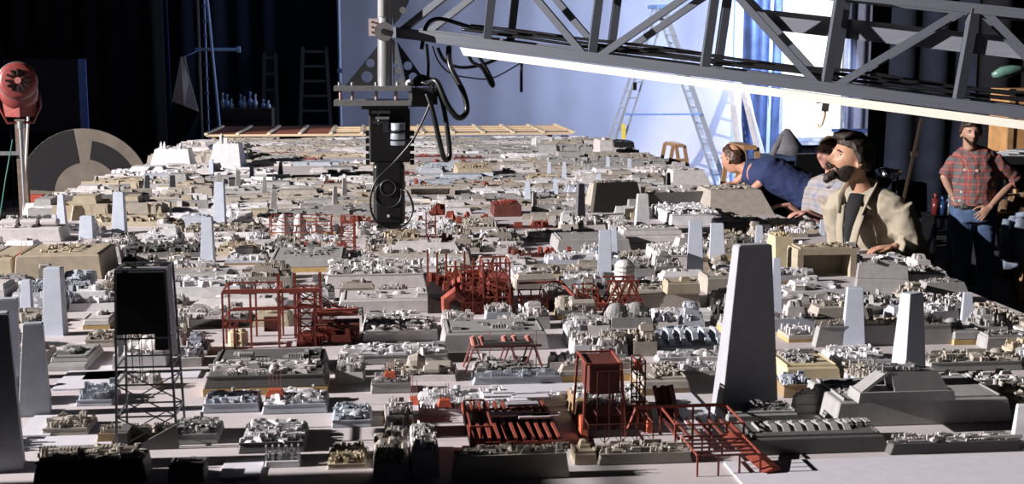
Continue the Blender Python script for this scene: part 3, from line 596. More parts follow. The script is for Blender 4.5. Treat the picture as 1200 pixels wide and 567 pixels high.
# bright painted left face on the tall pylons comes from the key lamp; only the colour is the object's own
# ------------------------------------------------------------------ hand-placed blocks
NB = {'n': 0}; INFO = {}
def kitparts(t, W, D, z, r, n, m, hmax=.05, margin=.9, smin=.022, smax=.075, only=None):
    for _ in range(n):
        k = r.choice(only or KITS)[0] if not only else r.choice(only)
        sx = r.uniform(smin, smax); sy = min(r.uniform(smin, smax)*.7, D*.5)
        sx = min(sx, W*.5)
        x = r.uniform(-.5, .5)*max(0, W*margin-sx); y = r.uniform(-.5, .5)*max(0, D*margin-sy)
        put(k, k, t, (x, y, z), (sx, sy, r.uniform(.22, .6)*hmax), m, r.choice((0, 0, 0, PI/2, PI)))
def block(x0, x1, yb, yf, yk, style, m, label, short=None, rz=0, base=None, det=None, z0=0, batter=.94, kits=6, maxd=1.3, seed=None, reserve=True, dens=1, hmax=.035):
    NB['n'] += 1; r = random.Random(seed or 1000+NB['n']); z = TZ+z0; Y = at((x0+x1)/2, yb, z).y
    a, b = atY(x0, yb, Y).x, atY(x1, yb, Y).x; Hh = max(.012, atY((x0+x1)/2, yf, Y).z-z); W = b-a
    Yk = at((x0+x1)/2, yk, z+Hh).y; D = min(max(.05, Yk-Y), maxd)
    if reserve:
        while D > .06 and not free(a+.01, b-.01, Y, Y+D, 0): D -= .02
        OCC.append((a, b, Y, Y+D))
    det = det or m
    t = thing('model_block', label, 'model building', ((a+b)/2, Y+D/2, z), math.radians(rz))
    if short: LM.append(((a+b)/2, Y+D/2, short))
    INFO[t.name] = (W, D, Hh)
    hb = 0
    if base:
        hb = min(Hh*.4, .05); MB().frus((0, 0, 0), (W, D), (W, D), hb).obj('foam_base', base, t)
    bt = batter
    def top(w, d, h, zz, mm=m, nm='body', bt=bt, off=(0, 0), c=(0, 0)): 
        o = MB().frus((c[0], c[1], zz), (w, d), (w*bt, d*bt), h, 0, off).obj(nm, mm, t); q = o.modifiers.new('b', 'BEVEL'); q.width = min(.004, h*.15, d*.05); q.segments = 1; return o
    bw, bd = W*bt, D*bt
    if style in ('slab', 'plate', 'vents', 'dome', 'ribs', 'tiers', 'hollow', 'cyl'):
        if style == 'hollow':
            th = min(.04, W*.1); hh = Hh-hb
            for nm, cx, cy, sx, sy in (('side_wall', -W/2+th/2, 0, th, D), ('side_wall', W/2-th/2, 0, th, D), ('back_wall', 0, D/2-th/2, W-2*th, th)):
                MB().frus((cx, cy, hb), (sx, sy), (sx, sy), hh*.8).obj(nm, m, t)
            MB().frus((0, 0, hb+hh*.8), (W*1.0, D), (W*.98, D*.96), hh*.2).obj('roof', m, t)
        elif style == 'tiers':
            top(W, D, (Hh-hb)*.5, hb); top(W*.94, D*.72, (Hh-hb)*.5, hb+(Hh-hb)*.5, nm='upper_tier', c=(0, D*.08)); bw, bd = W*.86, D*.6
        else: top(W, D, Hh-hb, hb)
    if style in ('slab', 'tiers', 'vents', 'dome', 'hollow'):
        rp = MB().frus((0, 0, Hh), (bw*.93, bd*.88), (bw*.92, bd*.87), .006).obj('roof_panel', m, t)
        zt = Hh+.006
        if style == 'vents':
            nv = 8; 
            for i in range(nv): put('wedge_block', 'vent', rp, (bw*(-.36+.09*i), 0, zt), (bw*.05, bd*.5, .014), det)
            for i in range(3): put('vent', 'hatch', rp, (bw*(.30+.07*i), 0, zt), (bw*.05, bd*.3, .018), G1)
        elif style == 'dome':
            rr = min(bw*.22, bd*.9); put('dome', 'dome', t, (bw*.12, -bd*.06, zt), (rr, min(rr, bd*.7), rr*.30), m); kitparts(t, bw*.4, bd, zt, r, 4, det, hmax)
        else: kitparts(t, bw, bd, zt, r, kits, det, hmax)
        for s in (-1, 1): beam('parapet', t, (s*bw*.46, -bd*.44, zt), (s*bw*.46, bd*.44, zt), .006, m)
    if style == 'plate':
        detail(t, 0, 0, Hh, bw, bd, det, r, .3*min(1.6, dens)); kitparts(t, bw, bd, Hh, r, kits, det, hmax*1.2)
        beam('front_edge', t, (-bw/2, -bd/2, Hh), (bw/2, -bd/2, Hh), .006, m)
    if style == 'ribs':
        n = max(6, int(W/.045))
        for i in range(n): put('fin_row' if i % 4 == 3 else 'stepped_block', 'rib', t, (bw*(-.48+.96*i/(n-1)), -bd*.2, Hh), (bw/n*.55, bd*.5, hmax), det)
        detail(t, 0, bd*.25, Hh, bw, bd*.5, det, r, .3)
    if style == 'frustum':
        MB().frus((0, 0, 0), (W, D), (W*.78, D*.55), Hh, 0, (0, D*.06)).obj('battered_body', m, t)
        kitparts(t, W*.7, D*.45, Hh, r, kits, det, hmax); detail(t, 0, D*.06, Hh, W*.7, D*.45, det, r, .2)
    if style == 'tent':
        MB().frus((0, 0, 0), (W, D), (W*.96, D*.96), Hh*.35).obj('body', m, t)
        b_ = MB(); w2, d2, h0, h1 = W*.28, D*.42, Hh*.35, Hh
        b_.add([(-W*.12, -d2, h0), (W*.44, -d2, h0), (W*.44, d2, h0), (-W*.12, d2, h0), (-W*.16, -.03, h1), (W*.32, -.03, h1), (W*.32, .03, h1), (-W*.16, .03, h1)], [(3, 2, 1, 0), (4, 5, 6, 7), (0, 1, 5, 4), (1, 2, 6, 5), (2, 3, 7, 6), (3, 0, 4, 7)]); b_.obj('pitched_roof', m, t)
        MB().add([(-W*.46, -d2*.9, h0), (-W*.40, -d2*.9, h0), (-W*.40, d2*.9, h0), (-W*.46, d2*.9, h0), (-W*.20, -d2*.8, h1), (-W*.15, -d2*.8, h1), (-W*.15, d2*.8, h1), (-W*.20, d2*.8, h1)], [(3, 2, 1, 0), (4, 5, 6, 7), (0, 1, 5, 4), (1, 2, 6, 5), (2, 3, 7, 6), (3, 0, 4, 7)]).obj('leaning_wall', m, t)
        kitparts(t, W*.25, D*.6, h0, r, 3, det, .04)
    if style == 'cyl':
        zt = Hh
        for i in range(3): put('tank', 'tank', t, (bw*(-.3+.3*i), 0, zt), (bw*.27, bd*.5, .05), det)
        kitparts(t, bw, bd, zt, r, kits, det, hmax)
    if style != 'frustum' and r.random() < .75 and style != 'plate' and W > .15:
        o = put('detail_%d' % r.randrange(NT), 'kit_detail', t, (r.uniform(-.2, .2)*W, 0, Hh+.004), (W*.5, bd*.7, .2), det); o['kind'] = 'stuff'
    return t
B = block
# x0,x1,yb,yf,yk
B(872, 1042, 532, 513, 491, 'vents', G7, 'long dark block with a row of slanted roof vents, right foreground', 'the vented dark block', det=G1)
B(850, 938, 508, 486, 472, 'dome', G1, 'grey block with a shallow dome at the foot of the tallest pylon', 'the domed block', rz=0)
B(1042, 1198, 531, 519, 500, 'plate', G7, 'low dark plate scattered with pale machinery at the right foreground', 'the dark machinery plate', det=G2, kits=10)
B(978, 1188, 498, 470, 440, 'slab', G1, 'large grey platform under the black-fronted right pylon', 'the platform under the right pylon', reserve=True, kits=3, base=None)
B(1006, 1120, 471, 437, 428, 'tent', G1, 'grey tent-roofed block with a leaning left wall', 'the tent-roofed block', z0=.10, reserve=False)
B(930, 984, 484, 465, 446, 'tiers', G2, 'small pale stepped block left of the grey platform', None, kits=3)
B(921, 986, 449, 432, 407, 'slab', G8, 'cream-sided box with dark roof vents right of the tallest pylon', 'the cream-sided box', kits=5, det=G1)
B(917, 955, 466, 452, 441, 'plate', BRN, 'brown-based plate of small parts beside the tallest pylon', None, det=G5)
B(984, 1046, 431, 423, 407, 'plate', G4, 'white plate of flat parts in front of the slim blue-grey right pylon', None, kits=7)
B(1088, 1200, 435, 425, 412, 'plate', G1, 'dark-sided row of machinery right of the black-fronted pylon', 'the machinery row right of the pylon', det=G3, kits=9)
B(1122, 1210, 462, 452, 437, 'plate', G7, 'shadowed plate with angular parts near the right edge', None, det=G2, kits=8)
B(955, 1118, 405, 382, 358, 'plate', G1, 'long grey wall-sided block crowded with roof machinery at right', 'the long grey wall block', det=G3, kits=14, dens=1.3)
B(1118, 1150, 404, 389, 374, 'slab', G1, 'grey block on a yellow base near the small far-right pylon', 'the yellow-based right block', base=YEL, kits=3)
B(1155, 1215, 410, 395, 380, 'slab', G1, 'plain grey block at the right edge beside the yellow-based one', None, kits=4)
B(1005, 1066, 345, 310, 303, 'tiers', G1, 'tall grey stepped block near the right table edge', 'the tall grey stepped block', rz=-12, kits=5)
B(1066, 1114, 343, 321, 313, 'slab', G1, 'plain grey block right of the tall stepped block', None, rz=-10, kits=4)
B(1084, 1140, 356, 333, 326, 'frustum', G1, 'faceted grey block at the right table edge', None, kits=5)
B(934, 1003, 325, 292, 286, 'hollow', G6, 'beige block with a dark hollow front near the tan-shirted man', 'the hollow beige block', kits=3)
B(909, 935, 316, 279, 272, 'frustum', G8, 'yellowish upright block right of the thin pylon', None, kits=1)
B(832, 908, 252, 226, 215, 'frustum', G3, 'large battered warm grey block in front of the blue-shirted man', 'the battered block by the blue shirt', kits=3, hmax=.10)
B(788, 834, 217, 201, 196, 'frustum', G2, 'pale pyramid-like block below the sawhorse', None, kits=2)
B(752, 838, 246, 226, 212, 'slab', G7, 'long black-fronted block behind the twin pylons', 'the long black-fronted block', rz=4, det=G2, kits=8)
tt = B(688, 755, 249, 215, 212, 'frustum', G3, 'battered block with a black front and a bright sloping left side', 'the black-fronted battered block', rz=8, det=G3, kits=3)
W_b, D_b, H_b = INFO[tt.name]; e_ = .006
MB().add([(-W_b*.44, -D_b*.5-e_, .004), (W_b*.5, -D_b*.5-e_, .004), (W_b*.39, -D_b*.215-e_, H_b+.004), (-W_b*.34, -D_b*.215-e_, H_b+.004), (-W_b*.44, -D_b*.5+.01, .004), (W_b*.5, -D_b*.5+.01, .004), (W_b*.39, -D_b*.215+.01, H_b+.004), (-W_b*.34, -D_b*.215+.01, H_b+.004)], [(0, 1, 2, 3), (7, 6, 5, 4), (0, 4, 5, 1), (1, 5, 6, 2), (2, 6, 7, 3), (3, 7, 4, 0)]).obj('front_panel', mat('charcoal_card', (.012, .011, .010), rough=.95), tt)
B(786, 848, 265, 252, 238, 'plate', G4, 'white plate crowded with parts left of the battered block', None, kits=8)
B(846, 905, 272, 262, 252, 'slab', G7, 'low dark block in front of the battered warm grey block', None, kits=5, det=G1)
B(652, 740, 294, 281, 272, 'slab', G1, 'long plain grey block between the two central pylons', None, kits=3)
B(729, 806, 284, 271, 263, 'tiers', G2, 'pale long two-step block in front of the bright white pylon', None, kits=5)
B(775, 806, 312, 300, 286, 'plate', G2, 'pale block packed with parts left of the taller twin pylon', None, kits=5)
B(724, 822, 362, 344, 330, 'slab', G3, 'wide warm grey block behind the ribbed plate', 'the wide warm grey block', kits=2)
B(781, 821, 345, 332, 327, 'slab', G6, 'beige cube-like block with a dark hollow beside it', None, z0=.08, reserve=False, kits=1)
B(828, 862, 345, 326, 318, 'dome', G3, 'warm grey block with a small dome left of the tallest pylon', None)
B(765, 843, 374, 369, 362, 'slab', G4, 'flat white deck in front of the wide warm grey block', None, kits=1, hmax=.01)
B(772, 850, 413, 406, 384, 'ribs', G5, 'blue-grey plate with a comb of upright ribs', 'the ribbed plate', hmax=.045)
B(716, 768, 404, 399, 374, 'plate', G5, 'blue-grey plate of angular decks left of the ribbed plate', None, kits=12, hmax=.03)
B(770, 850, 424, 419, 414, 'plate', G4, 'white long hull-shaped parts in front of the ribbed plate', None, kits=5)
B(752, 809, 463, 447, 424, 'slab', G3, 'beige-grey block with a framed roof and brown base', 'the framed-roof block', base=BRN, kits=2)
B(655, 752, 447, 428, 404, 'tiers', G3, 'stepped beige block with a yellow left side behind the red cage', 'the yellow-sided stepped block', base=YEL, kits=5)
B(676, 766, 497, 476, 452, 'plate', BRN, 'brown-based plate of white parts inside the red cage', None, det=G4, kits=7)
B(700, 812, 544, 532, 520, 'plate', G3, 'low rubble-topped strip under the red bridge', None, kits=5)
B(672, 700, 545, 532, 522, 'slab', G6, 'small beige cube right of the flat red framework', None, kits=1)
B(530, 668, 562, 534, 527, 'plate', G3, 'long pale block with hull shapes on top at the bottom centre', 'the hull-topped block', det=G3, kits=9)
B(482, 516, 560, 530, 500, 'plate', G2, 'tall pale block left of the dark gap at bottom centre', None, kits=8)
B(437, 481, 566, 545, 505, 'plate', G3, 'block of white and sandy parts at the bottom left of centre', None, kits=8)
B(383, 430, 550, 545, 524, 'plate', G6, 'small sandy plate with curved parts at bottom left', None, kits=6)
B(607, 680, 477, 470, 461, 'plate', G4, 'thin white plate with wing shapes left of the red cage', None, kits=7)
B(492, 606, 487, 480, 456, 'plate', G4, 'wide white plate of tiny parts with a red block on it', 'the wide white parts plate', kits=14)
B(554, 660, 450, 442, 432, 'plate', G5, 'blue-white plate under the thin pink trestle', None, kits=9)
B(434, 483, 461, 450, 443, 'plate', G1, 'grey block carrying a red box at left of centre', None, kits=5)
B(518, 644, 411, 391, 374, 'slab', G1, 'large long grey slab in front of the red refinery', 'the long grey slab', kits=12)
B(518, 556, 384, 374, 367, 'plate', G2, 'small pale block left behind the long grey slab', None, kits=5)
B(395, 528, 427, 417, 402, 'plate', G1, 'dark-edged grey block packed with tanks right of the red gantry', 'the tank-packed block', det=G4, kits=14)
B(424, 515, 400, 388, 370, 'plate', G2, 'pale crowded block behind the tank-packed one', None, kits=12)
B(395, 515, 367, 352, 340, 'slab', G2, 'wide light grey block with curved roof right of the red gantry', 'the wide light grey block', kits=10)
B(380, 500, 338, 322, 306, 'plate', G2, 'pale block crowded with boxes beneath the black camera', 'the block beneath the camera', kits=14, dens=1.4)
B(313, 406, 319, 305, 289, 'slab', G1, 'grey block with a rounded roof on a yellow base left of the camera', 'the yellow-based grey block', base=YEL, kits=7)
B(238, 384, 463, 441, 424, 'plate', G7, 'dark grey lower block with an ochre base left of centre', 'the ochre-based dark block', base=YEL, det=G2, kits=10)
B(244, 383, 441, 426, 409, 'slab', G7, 'dark grey long roof with vents above the ochre-based block', None, z0=.0, kits=8, det=G1)
B(306, 384, 485, 475, 457, 'plate', G5, 'blue-grey tray of curved white hull parts', 'the tray of hull parts', det=G4, kits=10)
B(236, 304, 484, 474, 462, 'plate', G5, 'blue-grey tray of small square parts left of the hull parts', None, kits=10)
B(278, 358, 531, 520, 494, 'plate', G7, 'dark square base with framed pale decks', 'the framed dark base', det=G4, kits=9)
B(198, 256, 521, 510, 492, 'plate', G1, 'grid-topped grey block right of the cage legs', None, kits=8)
B(388, 436, 501, 494, 475, 'plate', G5, 'small blue-grey block with a white round tank', None, kits=6)
B(310, 352, 548, 540, 534, 'ribs', G4, 'short row of four pale blocks at bottom left', None, hmax=.04)
B(196, 240, 565, 550, 538, 'slab', G7, 'black box with a pale rim at bottom left', None, kits=2)
B(112, 214, 519, 508, 478, 'plate', BRN, 'brown-based plate of pale parts inside the cage legs', None, det=G3, kits=10)
B(38, 172, 566, 541, 527, 'plate', BLK, 'block coloured shadow-black with broken pale roof parts at bottom left', None, det=G3, kits=9)  # black body colour stands in for the shadow along the bottom row
B(48, 104, 510, 503, 488, 'plate', G3, 'pair of small sandy blocks right of the speckled pylon', None, kits=6)
B(88, 132, 476, 470, 456, 'plate', G5, 'small blue-white cluster of crumpled parts left of the cage', None, kits=7, dens=1.6)
B(52, 101, 435, 424, 402, 'tiers', G1, 'boat-like grey block in front of the plain pylon', None, kits=7)
B(98, 134, 407, 399, 391, 'plate', G3, 'sandy plate of small parts left of the cage tower', None, kits=6)
B(97, 129, 386, 375, 366, 'slab', G2, 'pale block with a yellow front left of the cage tower', None, base=YEL, kits=3)
B(16, 120, 328, 300, 286, 'slab', G6, 'long beige flat-roofed hall near the left edge', 'the long beige hall', kits=3, hmax=.03)
B(-20, 14, 326, 305, 288, 'slab', G6, 'beige annex left of the long beige hall', None, kits=2)
B(-12, 72, 284, 268, 262, 'cyl', G2, 'pale block with a rounded front at the left edge', None, kits=4)
B(48, 172, 250, 230, 226, 'slab', G7, 'very long low brown-fronted block at left', 'the long brown-fronted block', det=G2, kits=10)
B(172, 212, 243, 232, 229, 'slab', G3, 'warm grey block right of the long brown-fronted block', None, kits=4)
B(174, 224, 200, 176, 172, 'frustum', G4, 'white sloping block at the far left corner', 'the white sloping block', kits=5, hmax=.12)
B(244, 282, 198, 170, 165, 'frustum', G4, 'far white ziggurat block at the back left', 'the far white ziggurat', kits=4, hmax=.2)
B(200, 245, 184, 174, 168, 'tiers', G2, 'pale stepped block behind the white sloping one', None, kits=4, hmax=.1)
B(704, 722, 190, 166, 162, 'tiers', G2, 'upright pale block in the far right rows', None, kits=2, hmax=.12)
B(719, 744, 176, 167, 164, 'slab', BLK, 'small black slab in the far right rows', None, kits=1)
B(535, 578, 208, 197, 191, 'plate', G6, 'olive-beige block right of the camera in the far rows', None, kits=5)
B(476, 533, 229, 219, 217, 'hollow', G3, 'pale-roofed block with a long black slot right of the camera', None, kits=0)
B(578, 612, 254, 241, 236, 'slab', DRED, 'dark red block with a pale lit slot right of the camera', None, det=RED, kits=6)
for (x0, x1, yb, yk, lb) in ((22, 128, 526, 513, 'bare white plate in front of the speckled pylon'), (18, 58, 513, 489, 'bare pale plate at the foot of the speckled pylon'), (806, 845, 500, 460, 'slanting white ramp left of the tallest pylon'), (256, 304, 563, 540, 'blank pale plate at bottom left of centre'), (60, 128, 458, 436, 'plain white plate left of the cage'), (590, 676, 462, 452, 'plain lilac plate above the wing-shaped parts'), (895, 1450, 600, 533, 'wide blank lilac plate filling the bottom right corner'), (95, 230, 447, 436, 'plain pale plate between the cage legs')):
    A_, B_ = at(x0, yb), at(x1, yb); D_ = at((x0+x1)/2, yk).y-A_.y
    o = MB().bx(0, B_.x-A_.x, 0, D_, 0, .006).obj('card_plate', PLATE); o.location = (A_.x, A_.y, TZ+.001); q = o.modifiers.new('b', 'BEVEL'); q.width = .001
    tag(o, lb, 'plate'); OCC.append((A_.x, B_.x, A_.y, A_.y+D_))
# white upright tank
a = at(731, 352); t = thing('storage_tank', 'ribbed white upright tank behind the red trestle', 'tank', (a.x, a.y, TZ+.085)); tbd = MB().cyl((0, 0, 0), (0, 0, .09), .045, n=20).obj('tank_body', G4, t)
for k in range(4): MB().cyl((0, 0, .01+.022*k), (0, 0, .016+.022*k), .048, n=20).obj('hoop', G3, tbd)
MB().dome((0, 0, .09), .04, .02).obj('lid', G4, t)
# ------------------------------------------------------------------ red lattice structures
def cage(t, x0, x1, y0, y1, z0, z1, nx, nz, th, m, br=True, taper=0, ny=1):
    cx, cy = (x0+x1)/2, (y0+y1)/2; th *= .68
    def P(i, j, k):
        q = 1-taper*k/nz; return (cx+(x0+(x1-x0)*i/nx-cx)*q, cy+(y0+(y1-y0)*j/ny-cy)*q, z0+(z1-z0)*k/nz)
    for i in range(nx+1):
        for j in range(ny+1): beam('post', t, P(i, j, 0), P(i, j, nz), th, m)
    for k in range(1, nz+1):
        for j in range(ny+1): beam('rail', t, P(0, j, k), P(nx, j, k), th*.85, m)
        for i in (0, nx): beam('rail', t, P(i, 0, k), P(i, ny, k), th*.85, m)
    if br:
        for k in range(nz):
            for i in range(nx):
                beam('brace', t, P(i, 0, k), P(i+1, 0, k+1), th*.55, m); beam('brace', t, P(i+1, 0, k), P(i, 0, k+1), th*.55, m)
def red(label, x0, x1, yb, short=None, cat='model gantry', name='red_gantry', depth=.15, h=None, yt=None, z0=0):
    Y = at((x0+x1)/2, yb, TZ+z0).y; a, b = atY(x0, yb, Y).x, atY(x1, yb, Y).x; t = thing(name, label, cat, ((a+b)/2, Y+depth/2, TZ+z0))
    t.location.z = TZ+z0; hh = h or atY((x0+x1)/2, yt, Y).z-TZ-z0; OCC.append((a, b, Y, Y+depth)) if z0 == 0 else None
    if short: LM.append(((a+b)/2, Y, short))
    return t, b-a, hh
def redmass(t, x0, x1, y0, y1, z, r, n, m, hmax):
    for _ in range(n):
        sx = r.uniform(.02, .07); sy = r.uniform(.02, .05); k = r.choice(KITW)
        put(k, k, t, (r.uniform(x0, max(x0, x1)), r.uniform(y0, y1), z), (sx, sy, r.uniform(.4, 1)*hmax), m, r.choice((0, PI/2)))
r = random.Random(55)
# large gantry left of centre
t, w, h = red('large red gantry with an open portal frame and lattice tower, left of centre', 262, 424, 408, 'the large red gantry', yt=342, depth=.26)
cage(t, -w*.5, -w*.1, -.12, .1, 0, h, 2, 2, .011, RED, False); cage(t, w*.04, w*.16, -.1, .02, 0, h*.98, 1, 4, .011, RED)
cage(t, -w*.5, -w*.42, -.12, -.02, 0, h*.4, 1, 1, .010, RED, False)
for s in (-.12, .0, .19): beam('mast', t, (w*s, .05, 0), (w*s, .05, h*1.2), .012, RED)
beam('top_boom', t, (-w*.5, -.1, h), (w*.2, -.1, h), .016, RED); beam('top_boom', t, (-w*.45, .0, h*.6), (w*.2, 0, h*.62), .012, RED)
for k in range(4): beam('stay', t, (w*.02, .05, h*(1-.12*k)), (w*.34, .05, h*.55), .004, RED)
MB().box((-w*.17, .0, h*.32), (w*.11, .02, h*.26)).obj('red_panel', DRED, t)
MB().box((w*.30, .04, h*.19), (w*.36, .12, h*.22)).obj('engine_body', DRED, t); MB().box((w*.30, .06, h*.46), (w*.34, .10, h*.06)).obj('deck', RED, t)
redmass(t, w*.14, w*.46, -.08, .08, h*.05, r, 16, RED, h*.32); redmass(t, 0, w*.2, -.08, .05, 0, r, 8, RED, h*.25)
for x in (-.44, -.38): put('drum', 'cream_tank', t, (w*x, -.05, 0), (.05, .05, h*.28), G8)
# refinery
t, w, h = red('big dense red refinery with towers and a black deck, centre', 502, 606, 369, 'the red refinery', yt=312, depth=.42)
MB().bx(-w*.5, -w*.12, -.18, .15, h*.34, h*.42).obj('black_deck', BLK, t); MB().bx(-w*.5, -w*.12, -.16, .15, 0, h*.34).obj('deck_base', mat('dark_brown_base', (.03, .02, .018)), t)  # deck base coloured near-black brown throughout
cage(t, -w*.12, w*.12, -.2, .0, 0, h*.75, 2, 3, .011, RED); cage(t, w*.12, w*.42, -.2, -.02, 0, h*1.05, 2, 3, .012, RED); cage(t, -w*.25, w*.4, 0, .18, 0, h*.7, 5, 2, .010, RED, False)
redmass(t, -w*.2, w*.45, -.2, .2, 0, r, 44, RED, h*.75); redmass(t, -w*.45, -w*.1, -.1, .18, h*.42, r, 12, RED, h*.25)
for i in range(9): beam('mast', t, (w*(-.48+.11*i), .02+.02*i, 0), (w*(-.48+.11*i), .02+.02*i, h*r.uniform(.8, 1.25)), .009, RED)
MB().frus((w*.3, -.1, h*.42), (w*.22, .16), (w*.2, .14), h*.3).obj('red_house', RED, t); MB().loft([(-w*.3, -.2, .02), (-w*.3, -.2, .07), (-w*.2, -.2, .1), (-w*.1, -.2, .07)], [.02, .025, .03, .02], 6).obj('bent_pipe', RED, t)
# cranes right of refinery
t, w, h = red('row of low red cranes and trusses right of the refinery', 612, 712, 366, 'the low red cranes', yt=338, depth=.2)
cage(t, -w*.5, -w*.2, -.08, .06, 0, h*.7, 2, 2, .009, RED); cage(t, w*.15, w*.4, -.08, .06, 0, h*.9, 2, 2, .009, RED)
beam('jib', t, (-w*.5, .05, h), (w*.0, .05, h*1.05), .009, RED); beam('jib', t, (0, .05, h*1.05), (w*.2, .0, h*.3), .012, RED); redmass(t, -w*.2, w*.2, -.06, .05, 0, r, 8, DRED, h*.4)
beam('ramp', t, (w*.35, -.05, h*.8), (w*.55, -.1, .0), .014, RED); MB().box((w*.42, -.05, h*.3), (w*.2, .1, .012)).obj('deck', RED, t)
t, w, h = red('red A-shaped trestle beside the ribbed white tank', 706, 760, 370, 'the red trestle', yt=330, depth=.16)
for y in (-.06, .05):
    for a_, b_ in ((-.5, -.15), (.1, -.15), (-.1, .15), (.5, .15), (.1, .3), (-.45, .1)): beam('leg', t, (w*a_, y, 0), (w*b_, y, h), .007, RED)
    beam('rail', t, (-w*.4, y, h), (w*.3, y, h), .008, RED); beam('rail', t, (-w*.35, y, h*.45), (w*.4, y, h*.45), .007, RED)
# foreground red cage with dark box
t, w, h = red('tall red open tower holding a dark box over white parts, right of centre', 683, 733, 512, 'the red cage tower', yt=428, depth=.20, z0=.001)
cage(t, -w*.5, w*.5, -.1, .1, 0, h, 1, 1, .010, RED, False, .18); cage(t, -w*.18, w*.42, -.1, .1, 0, h*.9, 2, 3, .005, DRED, False, .12)
MB().bx(-w*.33, w*.38, -.08, .08, h*.58, h*.98).obj('dark_box', DRED, t); MB().frus((-w*.48, -.06, 0), (w*.16, .10), (w*.1, .06), h*.26).obj('orange_foot', ORG, t); MB().bx(-w*.44, w*.8, -.10, -.09, 0, h*.10).obj('skirt', BLK, t)
t, w, h = red('thin red lattice mast with an orange top right of the red cage tower', 742, 762, 506, None, yt=424, depth=.1, z0=.001)
cage(t, -w*.3, w*.2, -.04, .04, 0, h, 1, 5, .006, DRED); MB().frus((-w*.1, 0, h*.84), (.028, .03), (.02, .02), h*.14).obj('orange_top', ORG, t)
for a_, b_ in ((-.9, -.1), (.7, .1), (-.3, -.1)): beam('prop', t, (w*a_, -.05, 0), (w*b_, -.03, h*.42), .006, RED)
MB().frus((w*.45, -.05, 0), (.022, .03), (.016, .02), h*.16).obj('orange_foot', ORG, t)
t, w, h = red('slanted dark red conveyor beside the framed-roof block', 778, 797, 500, None, yt=460, depth=.1, z0=.001)
for s in (-.4, .1, .5): beam('rib', t, (w*s, 0, 0), (w*(s-.35), .04, h), .010, DRED)
MB().loft([(w*.3, .03, 0), (-w*.1, .05, h*.95)], [(.03, .01)]*2, 4, (1, 0, 0)).obj('belt', DRED, t)
t, w, h = red('long red scaffold bridge crossing the bottom right of centre', 792, 872, 530, 'the red bridge', yt=498, depth=.22, z0=.001)
cage(t, -w*.5, w*.5, -.1, .1, 0, h, 4, 1, .008, RED, False); beam('handrail', t, (-w*.9, .1, h), (w*.5, .1, h), .009, RED); beam('slope', t, (w*.3, -.1, h), (w*.7, -.14, 0), .010, RED)
for i in range(6): beam('deck_slat', t, (-w*.45+i*w*.17, -.1, h*.5), (-w*.45+i*w*.17, .1, h*.5), .008, DRED)
t, w, h = red('low red scaffold bay in front of the bridge near the bottom edge', 818, 905, 558, None, yt=534, depth=.2, z0=.001)
cage(t, -w*.5, w*.35, -.09, .09, 0, h, 3, 1, .007, RED, False); MB().loft([(w*.2, .1, h), (w*.5, -.1, h*.2)], [(.03, .008)]*2, 4, (1, 0, 0)).obj('ramp', RED, t)
for i in range(6): beam('deck_slat', t, (-w*.5, -.09+.036*i, h), (w*.32, -.09+.036*i, h), .005, DRED)
t, w, h = red('thin red handrail scaffold above the rubble strip', 690, 766, 520, None, yt=498, depth=.14, z0=.001)
cage(t, -w*.5, w*.5, -.06, .06, 0, h, 4, 1, .005, DRED, True)
# flat red framework
t, w, h = red('flat dark red framework of open ribs at bottom centre', 552, 664, 529, 'the flat red framework', yt=508, depth=.40)
MB().bx(-w*.5, w*.5, -.19, .19, 0, .012).obj('black_floor', BLK, t)
for i in range(11): beam('rib', t, (w*(-.47+.09*i), -.18, .012+h*.25), (w*(-.50+.09*i), .18, h*.7), .009, RED, h*.4)
for y in (-.18, 0, .18): beam('cross_rail', t, (-w*.48, y, h*.4), (w*.48, y, h*.4), .008, RED)
cage(t, -w*.5, -w*.28, -.19, .1, 0, h*1.4, 2, 2, .008, RED, False)
for _ in range(8): MB().box((r.uniform(-.1, .5)*w, r.uniform(-.1, .25), h*1.05), (r.uniform(.06, .14), .04, .006)).obj('lilac_strip', PLATE, t)
# pink trestle
t, w, h = red('thin pale red trestle with splayed legs over the blue-white plate', 548, 640, 438, 'the pale red trestle', yt=400, depth=.14, z0=.0012)
for s in (-.45, .0, .3):
    for y in (-.05, .05): beam('leg', t, (w*(s-.08), y, 0), (w*(s+.04), y, h*.85), .006, PINK); beam('leg', t, (w*(s+.18), y, 0), (w*(s+.06), y, h*.85), .006, PINK)
beam('deck_rail', t, (-w*.4, -.05, h*.82), (w*.45, -.05, h*.82), .008, DRED); MB().box((0, 0, h*.86), (w*.6, .1, .02)).obj('deck', G7, t)
for s in (-.4, -.3, .0, .12, .3): MB().loft([(w*s, -.03, h*.85), (w*(s-.03), -.03, h*1.1)], [.012, .010], 8).obj('pink_drum', PINK, t)
for s in (-.2, .1, .4): beam('wire', t, (w*s, 0, 0), (w*s, 0, h*1.2), .003, PINK)
# left frame box
t, w, h = red('red box frame around pale drums, left of the camera', 316, 392, 281, 'the red box frame', yt=256, depth=.2)
cage(t, -w*.5, w*.45, -.08, .08, 0, h, 4, 3, .009, RED, False)
for s in (-.3, -.05): put('dome', 'drum_top', t, (w*s, 0, 0), (.1, .1, h*1.15), G2)
put('drum', 'drum', t, (w*.2, 0, 0), (.1, .1, h*.6), G2)
t, w, h = red('narrow red lattice tower left of the camera lens', 400, 416, 294, None, yt=254, depth=.1)
cage(t, -w*.5, w*.4, -.04, .04, 0, h, 1, 4, .008, RED); beam('mast', t, (w*.5, 0, 0), (w*.5, 0, h), .012, RED)
t, w, h = red('long low red pipework in front of the red box frame', 352, 404, 292, None, yt=284, depth=.1); redmass(t, -w*.5, w*.5, -.03, .03, 0, r, 10, RED, h)
t, w, h = red('red crane with a raised cab right of the camera', 500, 522, 291, 'the raised red crane', yt=240, depth=.12)
